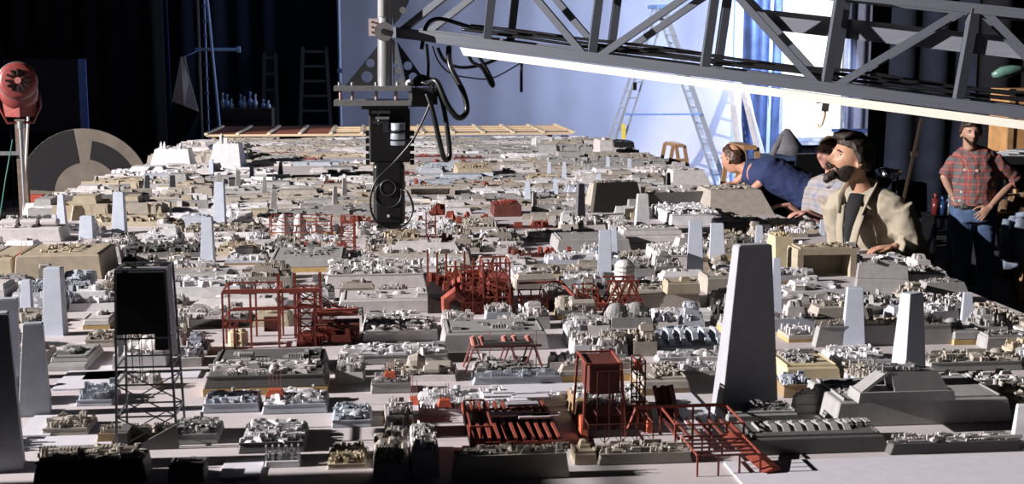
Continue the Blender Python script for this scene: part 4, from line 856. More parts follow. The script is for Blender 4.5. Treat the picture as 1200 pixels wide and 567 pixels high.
cage(t, -w*.5, w*.0, -.04, .04, 0, h*.8, 1, 3, .007, RED); redmass(t, -w*.5, w*.4, -.04, .04, h*.75, r, 9, RED, h*.3)
t, w, h = red('low red machine at the foot of the raised crane', 508, 536, 287, None, yt=275, depth=.12); redmass(t, -w*.5, w*.5, -.04, .04, 0, r, 9, DRED, h)
for i, (x0, x1, yb, yt) in enumerate(((522, 552, 259, 247), (400, 440, 262, 253), (440, 500, 263, 255), (594, 650, 268, 258), (536, 580, 262, 254), (378, 412, 216, 211), (470, 500, 222, 210), (500, 546, 191, 186), (486, 520, 184, 180), (543, 604, 218, 213), (355, 378, 189, 184), (630, 676, 300, 290), (596, 640, 302, 292), (532, 566, 186, 182), (318, 345, 181, 178), (444, 486, 205, 200))):
    t, w, h = red(['low red-brown machinery heap right of the camera, nearest the dark red block', 'low red pipework behind the narrow lattice tower', 'low red pipework seen behind the camera lens', 'red-brown heap left of the central pylon', 'red rubble between the camera and the dark red block', 'small red bits left of the black camera', 'small red heap right of the black camera body', 'thin red strip in the far rows right of the camera', 'thin red strip far behind the hanging cable loop', 'long thin red beam strip in the far rows', 'red-roofed tiny block in the far rows left of the camera', 'low red trackwork left of the pylon by the red refinery', 'red trackwork behind the red refinery', 'tiny red patch below the far timber grid', 'tiny red patch in the far left rows', 'small red patch hidden behind the camera body'][i], x0, x1, yb, None, 'red machinery', 'red_machinery', .12, yt=yt)
    redmass(t, -w*.45, w*.45, -.04, .05, 0, r, 4+int(w*16), r.choice((RED, DRED, RED)), h*1.1)
    MB().bx(-w*.5, w*.5, -.055, .055, 0, .008).obj('base_plate', DRED, t)
# small red boxes with wires
def onto(x, y):
    bpy.context.view_layer.update(); hit, loc, *_ = sc.ray_cast(bpy.context.evaluated_depsgraph_get(), Vector((x, y, TZ+.6)), Vector((0, 0, -1)), distance=1); return loc.z if hit else TZ
for o in list(C.objects):
    if o.name.startswith('pylon') and o.get('category') and o.location.z > TZ+.005:
        z_ = o.location.z; o.location.z = -5; o.location.z = onto(o.location.x, o.location.y) if False else z_
        kids = [c for c in C.objects if c.parent == o or (c.parent and c.parent.parent == o)]
        for c in kids: c.hide_viewport = True
        o.location.z = onto(o.location.x, o.location.y)
        for c in kids: c.hide_viewport = False
for i, (x, yb, wd, lb) in enumerate(((27, 295, .055, 'the long beige hall'), (322, 443, .062, 'the ochre-based dark block'), (457, 444, .045, 'the tank-packed block'), (521, 474, .045, 'the wide white parts plate'), (485, 466, .035, 'the grey block at left of centre'))):
    z0 = (.125, .10, .04, .035, .02)[i]; a = at(x, yb, TZ+z0); a.z = onto(a.x, a.y); t = thing('antenna_box', 'small red wedge box with thin wires standing on %s' % lb, 'model antenna', tuple(a))
    MB().frus((0, 0, 0), (wd, .04), (wd*.7, .03), .022).obj('box', ORG, t)
    for k in range(4): beam('wire', t, ((k-1.5)*wd*.2, .0, .02), ((k-1.5)*wd*.2, 0, .05+.05*r.random()), .002, PINK)
# caged black tower at left
Y = at(165, 530).y; a, b = atY(134, 540, Y).x, atY(206, 540, Y).x; z1 = atY(165, 320, Y).z-TZ; W = b-a
t = thing('caged_tower', 'tall see-through metal cage tower holding a black panel, left foreground', 'model tower', ((a+b)/2, Y+.12, TZ)); CG = mat('cage_metal', (.16, .17, .20), metal=.4, rough=.4)
LM.append(((a+b)/2, Y, 'the caged black tower')); TP = .16
def cp(s, u, q): return (s*W/2*(1-TP*q*1.2), u*.08*(1-TP*q), z1*q)
for s in (-1, 1):
    for u in (-1, 1): beam('post', t, cp(s, u, 0), cp(s, u, 1), .0065, CG)
for q in (.18, .36, .46, .62, 1):
    for u in (-1, 1): beam('rail', t, cp(-1, u, q), cp(1, u, q), .0045, CG)
    for s in (-1, 1): beam('rail', t, cp(s, -1, q), cp(s, 1, q), .0045, CG)
for u in (-1, 1):
    beam('brace', t, cp(-1, u, .18), cp(1, u, .36), .0035, CG); beam('brace', t, cp(1, u, .18), cp(-1, u, .36), .0035, CG); beam('brace', t, cp(-1, u, 0), cp(1, u, .18), .0035, CG); beam('brace', t, cp(1, u, 0), cp(-1, u, .18), .0035, CG)
for s in (-.4, -.1, .0, .45): beam('wire', t, (s*W/2*.8, -.1, z1*.4), (s*W/2*.75, -.1, z1*.66), .002, CG)
b_ = MB(); w1, w0 = W*.42, W*.44
b_.bx(-w0, w0*.92, -.066, -.035, z1*.64, z1*.985); b_.bx(w0*.42, w0*.92, -.066, -.035, z1*.55, z1*.64); b_.obj('black_panel', BLK, t)
for s in (-1, 1): MB().loft([cp(s, 0, .5), cp(s, 0, 1)], [(.004, .045), (.004, .04)], 4, (1, 0, 0)).obj('side_gusset', mat('clear_grey', (.30, .32, .36)), t)
MB().bx(-W*.45, -W*.30, -.1, .0, 0, z1*.10).obj('foot_block', G7, t); MB().add([(-.05, -.1, 0), (.09, -.1, 0), (.09, -.1, .075), (-.05, -.09, 0), (.09, -.09, 0), (.09, -.09, .075)], [(0, 1, 2), (5, 4, 3), (0, 3, 4, 1), (1, 4, 5, 2), (2, 5, 3, 0)]).obj('dark_fin', G7, t)
MB().bx(-W*.40, W*.40, .04, .055, z1*.70, z1*.98).obj('rear_panel', MATS['clear_grey'], t)
OCC.append((a, b, Y, Y+.24))
# ------------------------------------------------------------------ fill the rest of the table with individual plots
r = random.Random(2024)
KINDS = [('plate', .62), ('tier', .2), ('hall', .1), ('tanks', .08)]
COLS = [(G1, 'grey', 5), (G2, 'pale grey', 7), (G3, 'warm grey', 5), (G4, 'white', 5), (G5, 'blue-grey', 3), (G6, 'sandy', 2), (G7, 'dark grey', 1)]
LISTC = [c for c in COLS for _ in range(c[2])]
used = {}
def where(x, y):
    best = sorted(((math.hypot((x-a)*1.0, (y-b)), a, b, s) for a, b, s in LM))[:2]
    out = []
    for dd, a, b, s in best:
        dx, dy = x-a, y-b
        if abs(dx) > abs(dy)*1.3: rel = 'right of' if dx > 0 else 'left of'
        elif abs(dy) > abs(dx)*1.3: rel = 'behind' if dy > 0 else 'in front of'
        else: rel = ('behind and ' if dy > 0 else 'in front and ')+('right of' if dx > 0 else 'left of')
        out.append((('just ' if dd < .5 else '')+rel, s))
    return out
count = [0, 0]; far = MB(); LIMIT = 240
FARC = [G1, G2, G3, G4, G5, G6]
def farplot(x0, x1, y0, y1):
    if r.random() < .07: return
    W, D = x1-x0, y1-y0; cx, cy = (x0+x1)/2, (y0+y1)/2; far.mi = r.choice((0, 0, 1, 2, 2, 3, 4, 5)); edge = cx < -1.4 or cx > 1.8
    H = (r.uniform(.02, .05)*2 if edge and cy < 16 else r.uniform(.008, .026) if cy < 15.5 else .008)
    far.frus((cx, cy, TZ), (W, D), (W*.96, D*.94), H)
    if r.random() < .45 and cy < 15.5: a = r.uniform(.3, .7); far.frus((cx+r.uniform(-.3, .3)*W*(1-a), cy, TZ+H), (W*a, D*.6), (W*a*.85, D*.5), r.uniform(.012, .04)*(1.8 if edge else 1))
    if r.random() < .5: far.mi = r.choice((0, 1, 3, 2))
    for _ in range(int(70*W*D/.2)):
        x, y_ = cx+r.uniform(-.48, .48)*W, cy+r.uniform(-.46, .46)*D; h = H+r.uniform(.006, .022)*(2 if r.random() < .08 and cy < 15 else 1)
        u_, v_ = r.choice((.02, .03, .05, .09, .14, .22)), r.uniform(.015, .06); q_ = r.uniform(.7, 1); far.frus((x, y_, TZ), (u_, v_), (u_*q_, v_*q_), h, r.choice((0, 0, 0, r.uniform(-.5, .5))))
def plot(x0, x1, y0, y1):
    if y0 > 8 and r.random() < .05: return
    if count[0] >= LIMIT or y0 > 15.2: return farplot(x0, x1, y0, y1)
    W, D = x1-x0, y1-y0; cx, cy = (x0+x1)/2, (y0+y1)/2; kd = r.choices([k for k, _ in KINDS], [q for _, q in KINDS])[0]
    c, cn, _ = r.choice(LISTC)
    H = (r.uniform(.012, .05) if cy < 6.5 else r.uniform(.010, .034))*(1.35 if kd in ('tier', 'hall') else 1)
    if cx < -1.5 and cy > 9 or cx > 1.9 and cy > 9: H *= 1.6
    base = r.random(); bm = YEL if base < .07 else (BRN if base < .11 else None)
    desc = {'plate': '%s plate of small parts', 'tier': 'stepped %s block', 'hall': 'plain %s hall', 'tanks': '%s plate with tanks'}[kd] % cn
    if bm is YEL: desc += ' on yellow'
    sz = 'narrow deep' if D > W*1.25 else 'squarish' if D > W*.8 else 'long low' if W > .45 and H < .03 else 'wide' if W > .42 else 'tiny' if W < .16 else 'flat' if H < .02 else 'short' if W < .25 else 'medium'
    (r1, s1), (r2, s2) = where(cx, cy); opts = ['%s, %s %s' % (desc, r1, s1), '%s %s, %s %s' % (sz, desc, r1, s1), '%s %s, %s %s' % (sz, desc, r2, s2), '%s, %s %s and %s %s' % (desc, r1, s1, r2, s2)]
    opts = [q for q in opts if len(q.replace('-', ' ').split()) <= 16]; lb = next((q for q in opts if q not in LABELS), None); gp = None
    if lb is None:
        lb = opts[-1] if opts else '%s %s in the model city' % (sz, desc); gp = lb
        for nm_ in LABELS.get(lb, []): bpy.data.objects[nm_]['group'] = lb
    t = thing('model_building', lb, 'model building', (cx, cy, TZ), math.radians(r.uniform(-2, 2) if r.random() < .6 else r.uniform(-7, 7)), gp)
    hb = 0
    if bm: hb = min(.02, H*.5); MB().frus((0, 0, 0), (W, D), (W, D), hb).obj('foam_base', bm, t)
    MB().frus((0, 0, hb), (W*.99, D*.99), (W*.95, D*.93), H-hb).obj('slab', c, t)
    near = cy < 8.5; dm = c if r.random() < .5 else r.choice((G2, G4, G2, G3))
    hm = .42
    if kd == 'plate':
        detail(t, 0, 0, H, W*.94, D*.92, dm, r, hm); kitparts(t, W*.9, D*.9, H, r, r.randint(3, 8) if near else r.randint(2, 5), dm, .045)
    elif kd == 'tier':
        u, v = r.uniform(.4, .75), r.uniform(.4, .7); h2 = r.uniform(.015, .055); ox, oy = r.uniform(-.5, .5)*(1-u)*W*.9, r.uniform(-.4, .5)*(1-v)*D*.9
        MB().frus((ox, oy, H), (W*u, D*v), (W*u*.85, D*v*.8), h2).obj('upper_tier', dm, t); o = detail(t, 0, 0, H, W*.94, D*.92, dm, r, hm)
        for _ in range(3): put(*(lambda k: (k, k))(r.choice(KITW)), t, (ox+r.uniform(-.2, .2)*W*u, oy+r.uniform(-.15, .15)*D*v, H+h2), (.05, .04, .025), dm)
    elif kd == 'hall':
        MB().frus((0, 0, H), (W*.9, D*.8), (W*.8, D*.5), .02).obj('roof', c, t); kitparts(t, W*.75, D*.45, H+.02, r, r.randint(2, 6), dm, .03)
    else:
        for i in range(r.randint(2, 4)): put(*(lambda k: (k, k))(r.choice(('tank', 'drum', 'dome', 'hull_shell'))), t, (r.uniform(-.35, .35)*W, r.uniform(-.3, .3)*D, H), (r.uniform(.06, .12), r.uniform(.05, .08), r.uniform(.03, .07)), dm)
        detail(t, 0, 0, H, W*.94, D*.92, dm, r, hm*.8)
    count[0] += 1
    if cy >= 11: count[1] += 1
OCC += [(2.55, 2.86, 6.95, 7.75), (2.6, 2.86, 8.6, 9.2), (2.45, 2.86, 10.2, 11.0)]
y = 3.35
while y < TY1-.12:
    k = 1+max(0, (y-5))*.055; dep = r.uniform(.20, .36)*k; dep = min(dep, TY1-.03-y)
    xl_, xr_ = max(TX0+.02, atY(-40, 300, y).x), min(TX1-.03, atY(1240, 300, y).x)
    x = xl_-r.uniform(0, .1)
    x = max(x, TX0+.02)
    while x < xr_:
        wd = r.uniform(.16, .50)*k*(1 if r.random() < .8 else .6); x1 = min(x+wd, TX1-.02)
        if x1-x < .1: break
        d0 = r.uniform(0, .03); y0, y1 = y+d0, y+dep-r.uniform(0, .04)
        if free(x, x1, y0, y1): plot(x, x1, y0, y1); OCC.append((x, x1, y0, y1))
        else:
            # try quarters
            mx, my = (x+x1)/2, (y0+y1)/2
            for (p, q, u, v) in ((x, mx-.01, y0, my-.01), (mx+.01, x1, y0, my-.01), (x, mx-.01, my+.01, y1), (mx+.01, x1, my+.01, y1)):
                if q-p > .07 and v-u > .05 and free(p, q, u, v) and y < 12: plot(p, q, u, v); OCC.append((p, q, u, v))
        x = x1+r.uniform(.008, .05 if y > 8 else .07)
    y += dep+(r.uniform(.01, .05) if r.random() < .7 else r.uniform(.06, .12))
o = far.obj('far_model_buildings', FARC); tag(o, 'dense pale rubble of tiny model buildings filling the far end of the table', 'model buildings', kind='stuff')
print('PLOTS', count, 'objects', len(bpy.data.objects))
# ------------------------------------------------------------------ crane boom
BX0, BD0 = 568, 7.5
A0 = atY(568, 62, 7.5)
def bpt(i, dz=0, dn=0):    # panel position i along the lower front chord; dn = offset to the far side
    Yd = 7.5*(1-.037*i); px = 600+(-32+118.8*i)/(1-.037*i); py = 60.5+(132.5-60.5)*((px-568)/(1120-568))
    p = atY(px, py, Yd); return Vector((p.x, p.y, p.z))
pa, pb = bpt(-.95), bpt(6.2); bd = (pb-pa).normalized(); nrm = Vector((0, 0, 1)).cross(bd).normalized(); nrm = nrm if nrm.y > 0 else -nrm
upv = bd.cross(nrm).normalized(); upv = upv if upv.z > 0 else -upv
BT = mat('boom_paint', (.105, .115, .145), rough=.45, metal=.25, var=.15); WHT = mat('boom_white_strip', (.78, .76, .68), rough=.5, var=.03)
bm = thing('crane_boom', 'long grey welded lattice crane boom slanting across the top of the picture', 'crane boom', tuple(pa)); O = pa
def L(i, h=0, n=0): return pa+(bpt(i)-pa).dot(bd)*bd+upv*h+nrm*n-O
HT = .54; DP = .42
for h in (.045, HT):
    for n in (0, DP): beam('chord', bm, L(-.95 if (h < .1) else -.5, h, n), L(6.2, h, n), .06 if h < .1 else .05, BT)
wst = MB().loft([L(-.24, -.012, -.03), L(6.2, -.012, -.03)], [(.026, .010)]*2, 4, upv); 
MB().add(*(lambda a, b: ([a+upv*.03-nrm*.036, a-upv*.014-nrm*.036+bd*.03, a-upv*.014+nrm*.036+bd*.03, a+upv*.03+nrm*.036, b+upv*.03-nrm*.036, b-upv*.014-nrm*.036, b-upv*.014+nrm*.036, b+upv*.03+nrm*.036], [(0, 1, 2, 3), (7, 6, 5, 4), (0, 4, 5, 1), (1, 5, 6, 2), (2, 6, 7, 3), (3, 7, 4, 0)]))(L(-.24, -.022, 0), L(6.2, -.022, 0))).obj('white_strip', WHT, bm)
beam('flat_rail', bm, L(2.3, .37, DP+.05), L(6.2, .37, DP+.05), .03, mat('boom_back_rail', (.17, .18, .22), rough=.5), .11)
for i in range(7):
    for n in (0, DP): beam('vertical', bm, L(i, .05, n), L(i, HT, n), .046, BT, .045)
    beam('cross_tube', bm, L(i, .045, 0), L(i, .045, DP), .04, BT); beam('cross_tube', bm, L(i, HT, 0), L(i, HT, DP), .04, BT)
for i in range(-1, 6):
    u, v = (i+.06, i+.94) 
    for n in (0, DP):
        if i == -1: beam('diagonal', bm, L(-.86, .06, n), L(-.02, HT, n), .038, BT, .038); continue
        flip = (i % 2 == 0)
        beam('diagonal', bm, L(u, HT if flip else .05, n), L(v, .05 if flip else HT, n), .038, BT, .038)
MB().loft([L(3, -.08, .0)+bd*-.0, L(3, -.02, 0)], [(.03, .035)]*2, 4, nrm).obj('tape_wrap', G4, bm)
MB().loft([L(3.02, -.05, 0), L(3.03, -.11, 0), L(3.02, -.155, 0), L(3.0, -.17, 0), L(2.985, -.15, 0)], [.008, .006, .005, .005, .004], 8).obj('hook', WOOD2, bm, True)
CB = mat('black_cable', (.010, .010, .012), rough=.35)
def cable(name, pts, rad, label, grp=None, sub=10):
    ps = [Vector(p) for p in pts]; out = []
    for i in range(len(ps)-1):
        p0, p1, p2, p3 = ps[max(i-1, 0)], ps[i], ps[i+1], ps[min(i+2, len(ps)-1)]
        for k in range(sub if i < len(ps)-2 else sub+1):
            t = k/sub; out.append(.5*((2*p1)+(-p0+p2)*t+(2*p0-5*p1+4*p2-p3)*t*t+(-p0+3*p1-3*p2+p3)*t**3))
    o = MB().loft(out, rad, 8).obj(name, CB, None, True); tag(o, label, 'cable', grp); return o
for k in range(4):
    r = random.Random(k); pts = [O+L(-.3+i*.5, .10+.012*k+r.uniform(-.008, .012), .07+.07*k) for i in range(14)]
    cable('boom_cable', pts, .009, ('black cable lying nearest the camera along the boom lower chord', 'second black cable from the front inside the boom', 'third black cable from the front inside the boom', 'rearmost black cable inside the boom beside the far chord')[k], 'cables laid inside the boom')
# ------------------------------------------------------------------ camera head hanging from the boom
HY = 7.66
def hp(px, py, dy=0): return atY(px, py, HY+dy)
hc = hp(459, 120); hd = thing('motion_control_camera', 'black motion-control camera hanging on a steel column from the boom', 'camera', tuple(hc)); Q = lambda px, py, dy=0: hp(px, py, dy)-hc
GM = mat('grey_metal', (.30, .30, .31), metal=.5, rough=.35); DG = mat('dark_anodised', (.05, .052, .06), metal=.5, rough=.4); BK = mat('camera_black', (.008, .008, .009), rough=.35)
beam('steel_column', hd, Q(451, -60), Q(451, 101), .085, mat('column_grey', (.26, .27, .28), metal=.3, rough=.4), key='unit_rod'); beam('inner_tube', hd, Q(449, -60, -.02), Q(449, 20, -.02), .06, G1, key='unit_rod')
MB().cyl(Q(450, 37, -.10), Q(450, 37, -.04), .055, n=20).obj('pivot_disc', GM, hd); MB().cyl(Q(450, 37, -.125), Q(450, 37, -.1), .018).obj('pivot_bolt', DG, hd)
p = Q(439, 32); MB().box(p, (.07, .05, .10)).obj('bracket_plate', mat('primer_pink', (.52, .42, .40)), hd)
for k in (-.03, .0, .03): MB().cyl((p.x-.012, p.y-.035, p.z+k), (p.x-.012, p.y-.02, p.z+k), .006).obj('bolt', DG, hd)
def gusset(pts, y, t, m, holes):   # triangular plate with real round holes
    import bmesh
    bmm = bmesh.new(); vs = [bmm.verts.new(Q(a, b, y)) for a, b in pts]; f = bmm.faces.new(vs); me = bpy.data.meshes.new('gusset_plate')
    ret = bmesh.ops.extrude_face_region(bmm, geom=[f]); bmesh.ops.translate(bmm, verts=[v for v in ret['geom'] if isinstance(v, bmesh.types.BMVert)], vec=(0, t, 0)); bmesh.ops.recalc_face_normals(bmm, faces=bmm.faces)
    bmm.to_mesh(me); me.materials.append(m); o = link('gusset_plate', me, hd)
    for (a, b, rr) in holes:
        p = Q(a, b, y); me2 = MB().cyl((p.x, p.y-.05, p.z), (p.x, p.y+t+.05, p.z), rr/1500*HY, n=16).mesh('h', m); c = bpy.data.objects.new('h', me2); C.objects.link(c); c.parent = hd
        bo = o.modifiers.new('h', 'BOOLEAN'); bo.object = c; bo.operation = 'DIFFERENCE'
        bpy.context.view_layer.update(); dg = bpy.context.evaluated_depsgraph_get(); nm = bpy.data.meshes.new_from_object(o.evaluated_get(dg)); o.modifiers.clear(); o.data = nm; bpy.data.objects.remove(c)
    return o
gusset([(444, 52), (444, 101), (404, 101)], .02, .012, DG, [(430, 90, 6.5), (434, 74, 5)])
gusset([(459, 46), (462, 46), (475, 101), (462, 101)], -.03, .012, GM, [(464, 77, 3.2), (466, 90, 4)])
gusset([(465, 48), (503, 101), (477, 101)], .03, .012, DG, [(478, 77, 5), (484, 90, 5)])
for nm, y0, y1, x0, x1 in (('upper_plate', 100.5, 105.5, 392, 481), ('lower_plate', 117, 122.5, 392, 481)):
    a, b = Q(x0, y0), Q(x1, y1); plt = MB().bx(a.x, b.x, -.16, .16, b.z, a.z).obj(nm, GM, hd); up = plt if nm == 'upper_plate' else up
for x in (399, 413, 441, 464): 
    for dy in (-.13, .13): a, b = Q(x, 105, dy), Q(x, 117, dy); beam('spacer_post', hd, a, b, .018, mat('copper_post', (.35, .26, .25), metal=.4), key='unit_rod')
for x in (398, 413, 441, 466, 478): a = Q(x, 100, -.1); MB().cyl(a, a+Vector((0, 0, .018)), .010).obj('bolt', GM, up)
a, b = Q(480, 103), Q(506, 124); MB().bx(a.x, b.x, -.13, .13, b.z, a.z).obj('motor_box', DG, hd); a = Q(481, 112, -.14); MB().box(a, (.02, .02, .11)).obj('edge_angle', GM, hd)
a = Q(480, 99, -.08); MB().dome(a, .025, .03).obj('round_cap', G4, hd); a, b = Q(506, 106), Q(512, 122); MB().bx(a.x, b.x, -.08, .06, b.z, a.z).obj('connector_block', BK, hd)
a, b = Q(424, 122), Q(478, 127); MB().bx(a.x, b.x, -.12, .12, b.z, a.z).obj('mount_plate', DG, hd)
a, b = Q(432, 127), Q(481, 190); bo = MB().bx(a.x, b.x, -.02, .16, b.z, a.z).obj('camera_body', BK, hd); q = bo.modifiers.new('b', 'BEVEL'); q.width = .008
a, b = Q(437, 190), Q(475, 262); bo = MB().bx(a.x, b.x, -.06, .12, b.z, a.z).obj('lens_arm', BK, hd); la = bo; q = bo.modifiers.new('b', 'BEVEL'); q.width = .03; q.segments = 4
SIL = mat('silver_blue', (.50, .56, .66), metal=.5, rough=.3)
beam('silver_motor', hd, Q(466, 144, -.10), Q(466, 170, -.10), .085, SIL, key='unit_rod'); beam('motor_band', hd, Q(466, 152, -.10), Q(466, 156, -.10), .09, DG, key='unit_rod'); beam('motor_band', hd, Q(466, 163, -.10), Q(466, 165, -.10), .09, DG, key='unit_rod')
for (x, y, w_, h_) in ((446, 131, .11, .018), (448, 138, .08, .015), (452, 148, .03, .07), (445, 143, .09, .012)): p = Q(x, y, -.08); MB().box(p, (w_, .08, h_)).obj('bracket', GM if y < 140 else DG, hd)
beam('bracket_post', hd, Q(444, 126, -.08), Q(444, 146, -.08), .016, GM, key='unit_rod')
for y in (156, 165, 174, 183, 190):
    for x in (431, 483): p = Q(x, y, .02); MB().cyl((p.x-.012, p.y, p.z), (p.x+.012, p.y, p.z), .016, n=10).obj('side_knob', BK, hd)
def ring(px, py, dy, R1, r2, nm, m):
    c = Q(px, py, dy); b = MB(); n = 28; rr = []
    for i in range(n+1):
        a = 2*PI*i/n; d = Vector((math.cos(a), 0, math.sin(a))); rr.append([c+d*R1+d*(r2*math.cos(t))+Vector((0, r2*math.sin(t), 0)) for t in [2*PI*k/8 for k in range(8)]])
    b.rings(rr, False); return b.obj(nm, m, la, True)
ring(455, 220, -.065, .045, .006, 'lens_ring', DG); ring(455, 228, -.062, .078, .004, 'lens_ring', DG); c = Q(455, 220, -.06); MB().cyl(c, c+Vector((0, -.012, 0)), .030, n=20).obj('lens_cap', BK, la)
c = Q(456, 262, -.02); MB().cyl((c.x-.07, c.y, c.z), (c.x+.07, c.y, c.z), .028, n=16).obj('snorkel_tip', BK, hd); p = Q(455, 253, -.07); MB().box(p, (.014, .01, .014)).obj('indicator', G4, hd)
def cab(pts, rad, lb, g=None): cable('hanging_cable', [hp(x, y, d) for x, y, d in pts], rad/1500*HY, lb, g)
cab([(503, 97, -.1), (512, 96, -.15), (524, 122, -.18), (537, 138, -.15), (547, 130, -.12), (543, 108, -.1), (528, 78, -.05), (526, 55, .02)], 3.4, 'thick black cable looping from the motor box up to the boom')
cab([(500, 110, -.14), (507, 130, -.16), (515, 165, -.15), (521, 186, -.12), (527, 182, -.08), (524, 150, -.08), (518, 118, -.05), (511, 106, -.05)], 2.9, 'black cable hanging in a long narrow loop right of the camera')
cab([(505, 118, -.16), (497, 138, -.16), (483, 165, -.16), (462, 190, -.13), (440, 213, -.13), (434, 238, -.13), (440, 258, -.13), (456, 267, -.13), (475, 263, -.13), (484, 245, -.13), (478, 226, -.12), (470, 222, -.08)], 1.3, 'thin black cable curling round the front of the lens arm')
cab([(500, 52, .0), (502, 75, .05), (501, 98, .0)], 1.8, 'straight black cable dropping behind the platform')
cab([(507, 54, .1), (514, 72, .1), (528, 86, .1), (550, 91, .15), (575, 92, .2), (600, 80, .25), (622, 66, .2)], .9, 'thin grey cable sagging in a wide arc under the boom')
cab([(513, 56, .05), (522, 72, .05), (540, 79, .1), (565, 76, .1), (590, 66, .1)], 2.0, 'black cable sagging just under the near end of the boom')
cab([(547, 58, .0), (553, 72, .0), (565, 80, 0), (576, 100, 0), (578, 97, 0), (572, 84, .0), (560, 64, .0)], 2.0, 'short black cable end dangling under the boom')
cab([(612, 68, .05), (611, 80, .05), (611, 108, .05)], 1.8, 'short thick cable stub hanging from the boom right of the others')
cab([(494, 58, .1), (500, 30, .1), (515, 22, .12), (545, 30, .12), (560, 34, .2), (590, 40, .2)], 2.5, 'black cable bundle draped inside the near end of the boom')
cab([(486, 95, .1), (494, 90, .05), (512, 98, .02), (514, 104, -.05)], 3, 'short thick cable bending over the motor box')
cab([(486, 100, .0), (496, 97, .0), (508, 103, -.1), (503, 112, -.12)], 2.5, 'short black cable tucked against the side of the motor box')
# head of crane: triangular plate near the column top
pl = thing('boom_end_plate', 'dark triangular steel plate where the boom meets the column', 'plate', tuple(hp(470, 20, .15))); o_ = hp(470, 20, .15)
b = MB(); pp_ = [hp(x, y, .12)-o_ for x, y in ((461, 30), (457, 5), (460, -12), (484, -12), (478, 5), (468, 22))]
b.add([tuple(p) for p in pp_]+[tuple(p+Vector((0, .02, 0))) for p in pp_], [(5, 4, 3, 2, 1, 0), (6, 7, 8, 9, 10, 11)]+[(i, (i+1) % 6, 6+(i+1) % 6, 6+i) for i in range(6)]); b.obj('plate_body', DG, pl)
MB().cyl(hp(472, 12, .1)-o_, hp(472, 12, .12)-o_, .02).obj('bolt', GM, pl)
# ------------------------------------------------------------------ people
def remesh(mb, name, m, vox, parent, smooth_it=4, disp=None, decimate=None):
    me = mb.mesh(name, m); o = link(name, me, None)
    q = o.modifiers.new('r', 'REMESH'); q.mode = 'VOXEL'; q.voxel_size = vox; q.adaptivity = 0
    s = o.modifiers.new('s', 'SMOOTH'); s.iterations = smooth_it; s.factor = .5
    bpy.context.view_layer.update(); dg = bpy.context.evaluated_depsgraph_get(); nm = bpy.data.meshes.new_from_object(o.evaluated_get(dg)); o.modifiers.clear(); o.data = nm
    if disp:
        amp, scl, sd = disp; vs = nm.vertices; nn = [v.normal.copy() for v in vs]
        for v, n_ in zip(vs, nn):
            p = v.co*scl+Vector((sd, sd*.7, 0)); f = noise.noise(Vector((p.x, p.y, p.z*.55)))+.6*noise.noise(p*2.1)*1; f = -abs(f)+.25; v.co += n_*amp*f
    nm.polygons.foreach_set('use_smooth', [True]*len(nm.polygons)); nm.materials.clear(); nm.materials.append(m); o.parent = parent; return o
def yoke(b, a, n, c, r_, ne=None):   # sloped shoulders from shoulder a over the neck base n to shoulder c
    a, n, c = Vector(a), Vector(n), Vector(c); u = (a-c).normalized()
    b.loft([a+u*.035, a, a.lerp(n, .5)+Vector((0, 0, .012)), n, c.lerp(n, .5)+Vector((0, 0, .012)), c, c-u*.035], [(r_*.55, r_*.55), (r_, r_), (r_*1.05, r_*1.1), (r_*1.05, r_*1.25), (r_*1.05, r_*1.1), (r_, r_), (r_*.55, r_*.55)], 16, (0, 0, 1))
def skin(name, col):
    return mat(name, col, rough=.55, var=.08, scale=14, bump=.08, bscale=90)
def head_r(d, jaw=1.0):     # d: unit dir (x right, y fwd, z up) -> radius vector scaled
    x, y, z = d; rx, ry, rz = .076, .098, .118
    if z < 0: rx *= 1-.30*(-z)**1.3; ry *= 1-.10*(-z)
    k = 1/math.sqrt((x/rx)**2+(y/ry)**2+(z/rz)**2); p = Vector((x*k, y*k, z*k))
    g = lambda cx, cz, sx, sz: math.exp(-((p.x-cx)/sx)**2-((p.z-cz)/sz)**2)
    if y > 0:
        f = 0; f += .030*g(0, -.030, .013, .016)+.018*g(0, -.008, .009, .024)          # nose
        f += .007*g(0, .022, .05, .010)                                              # brow
        f -= .013*(g(.030, .004, .016, .012)+g(-.030, .004, .016, .012))             # sockets
        f += .010*g(0, -.062, .022, .007)+.008*g(0, -.074, .018, .006)-.004*g(0, -.068, .02, .003)  # lips
        f += .016*g(0, -.100, .024, .018)                                            # chin
        f += .005*(g(.042, -.03, .018, .018)+g(-.042, -.03, .018, .018))             # cheeks
        p.y += f*min(1, y*2.2)
    return p
def sph(b, fn, nu=40, nv=28):
    rr = []
    for j in range(1, nv):
        ph = -PI/2+PI*j/nv; rr.append([fn(Vector((math.cos(ph)*math.cos(a), math.cos(ph)*math.sin(a), math.sin(ph)))) for a in [2*PI*i/nu for i in range(nu)]])
    b.rings(rr)
def head(b, c, M_, s=1.0):
    sph(b, lambda d: Vector(c)+M_@(head_r(d)*s))
    for sg in (-1, 1):  # ears
        e = Vector((sg*.076, -.008, -.012)); pts = []
        for k in range(9):
            a = -2.1+k*.55; pts.append(Vector(c)+M_@((e+Vector((sg*.010, -.016*math.cos(a)*1.0, .028*math.sin(a)+.004)))*s))
        b.loft(pts, .0065*s, 6); b.loft([Vector(c)+M_@((e+Vector((-sg*.01, 0, -.01)))*s), Vector(c)+M_@((e+Vector((sg*.006, -.004, 0)))*s)], [(.02*s, .013*s)]*2, 8)
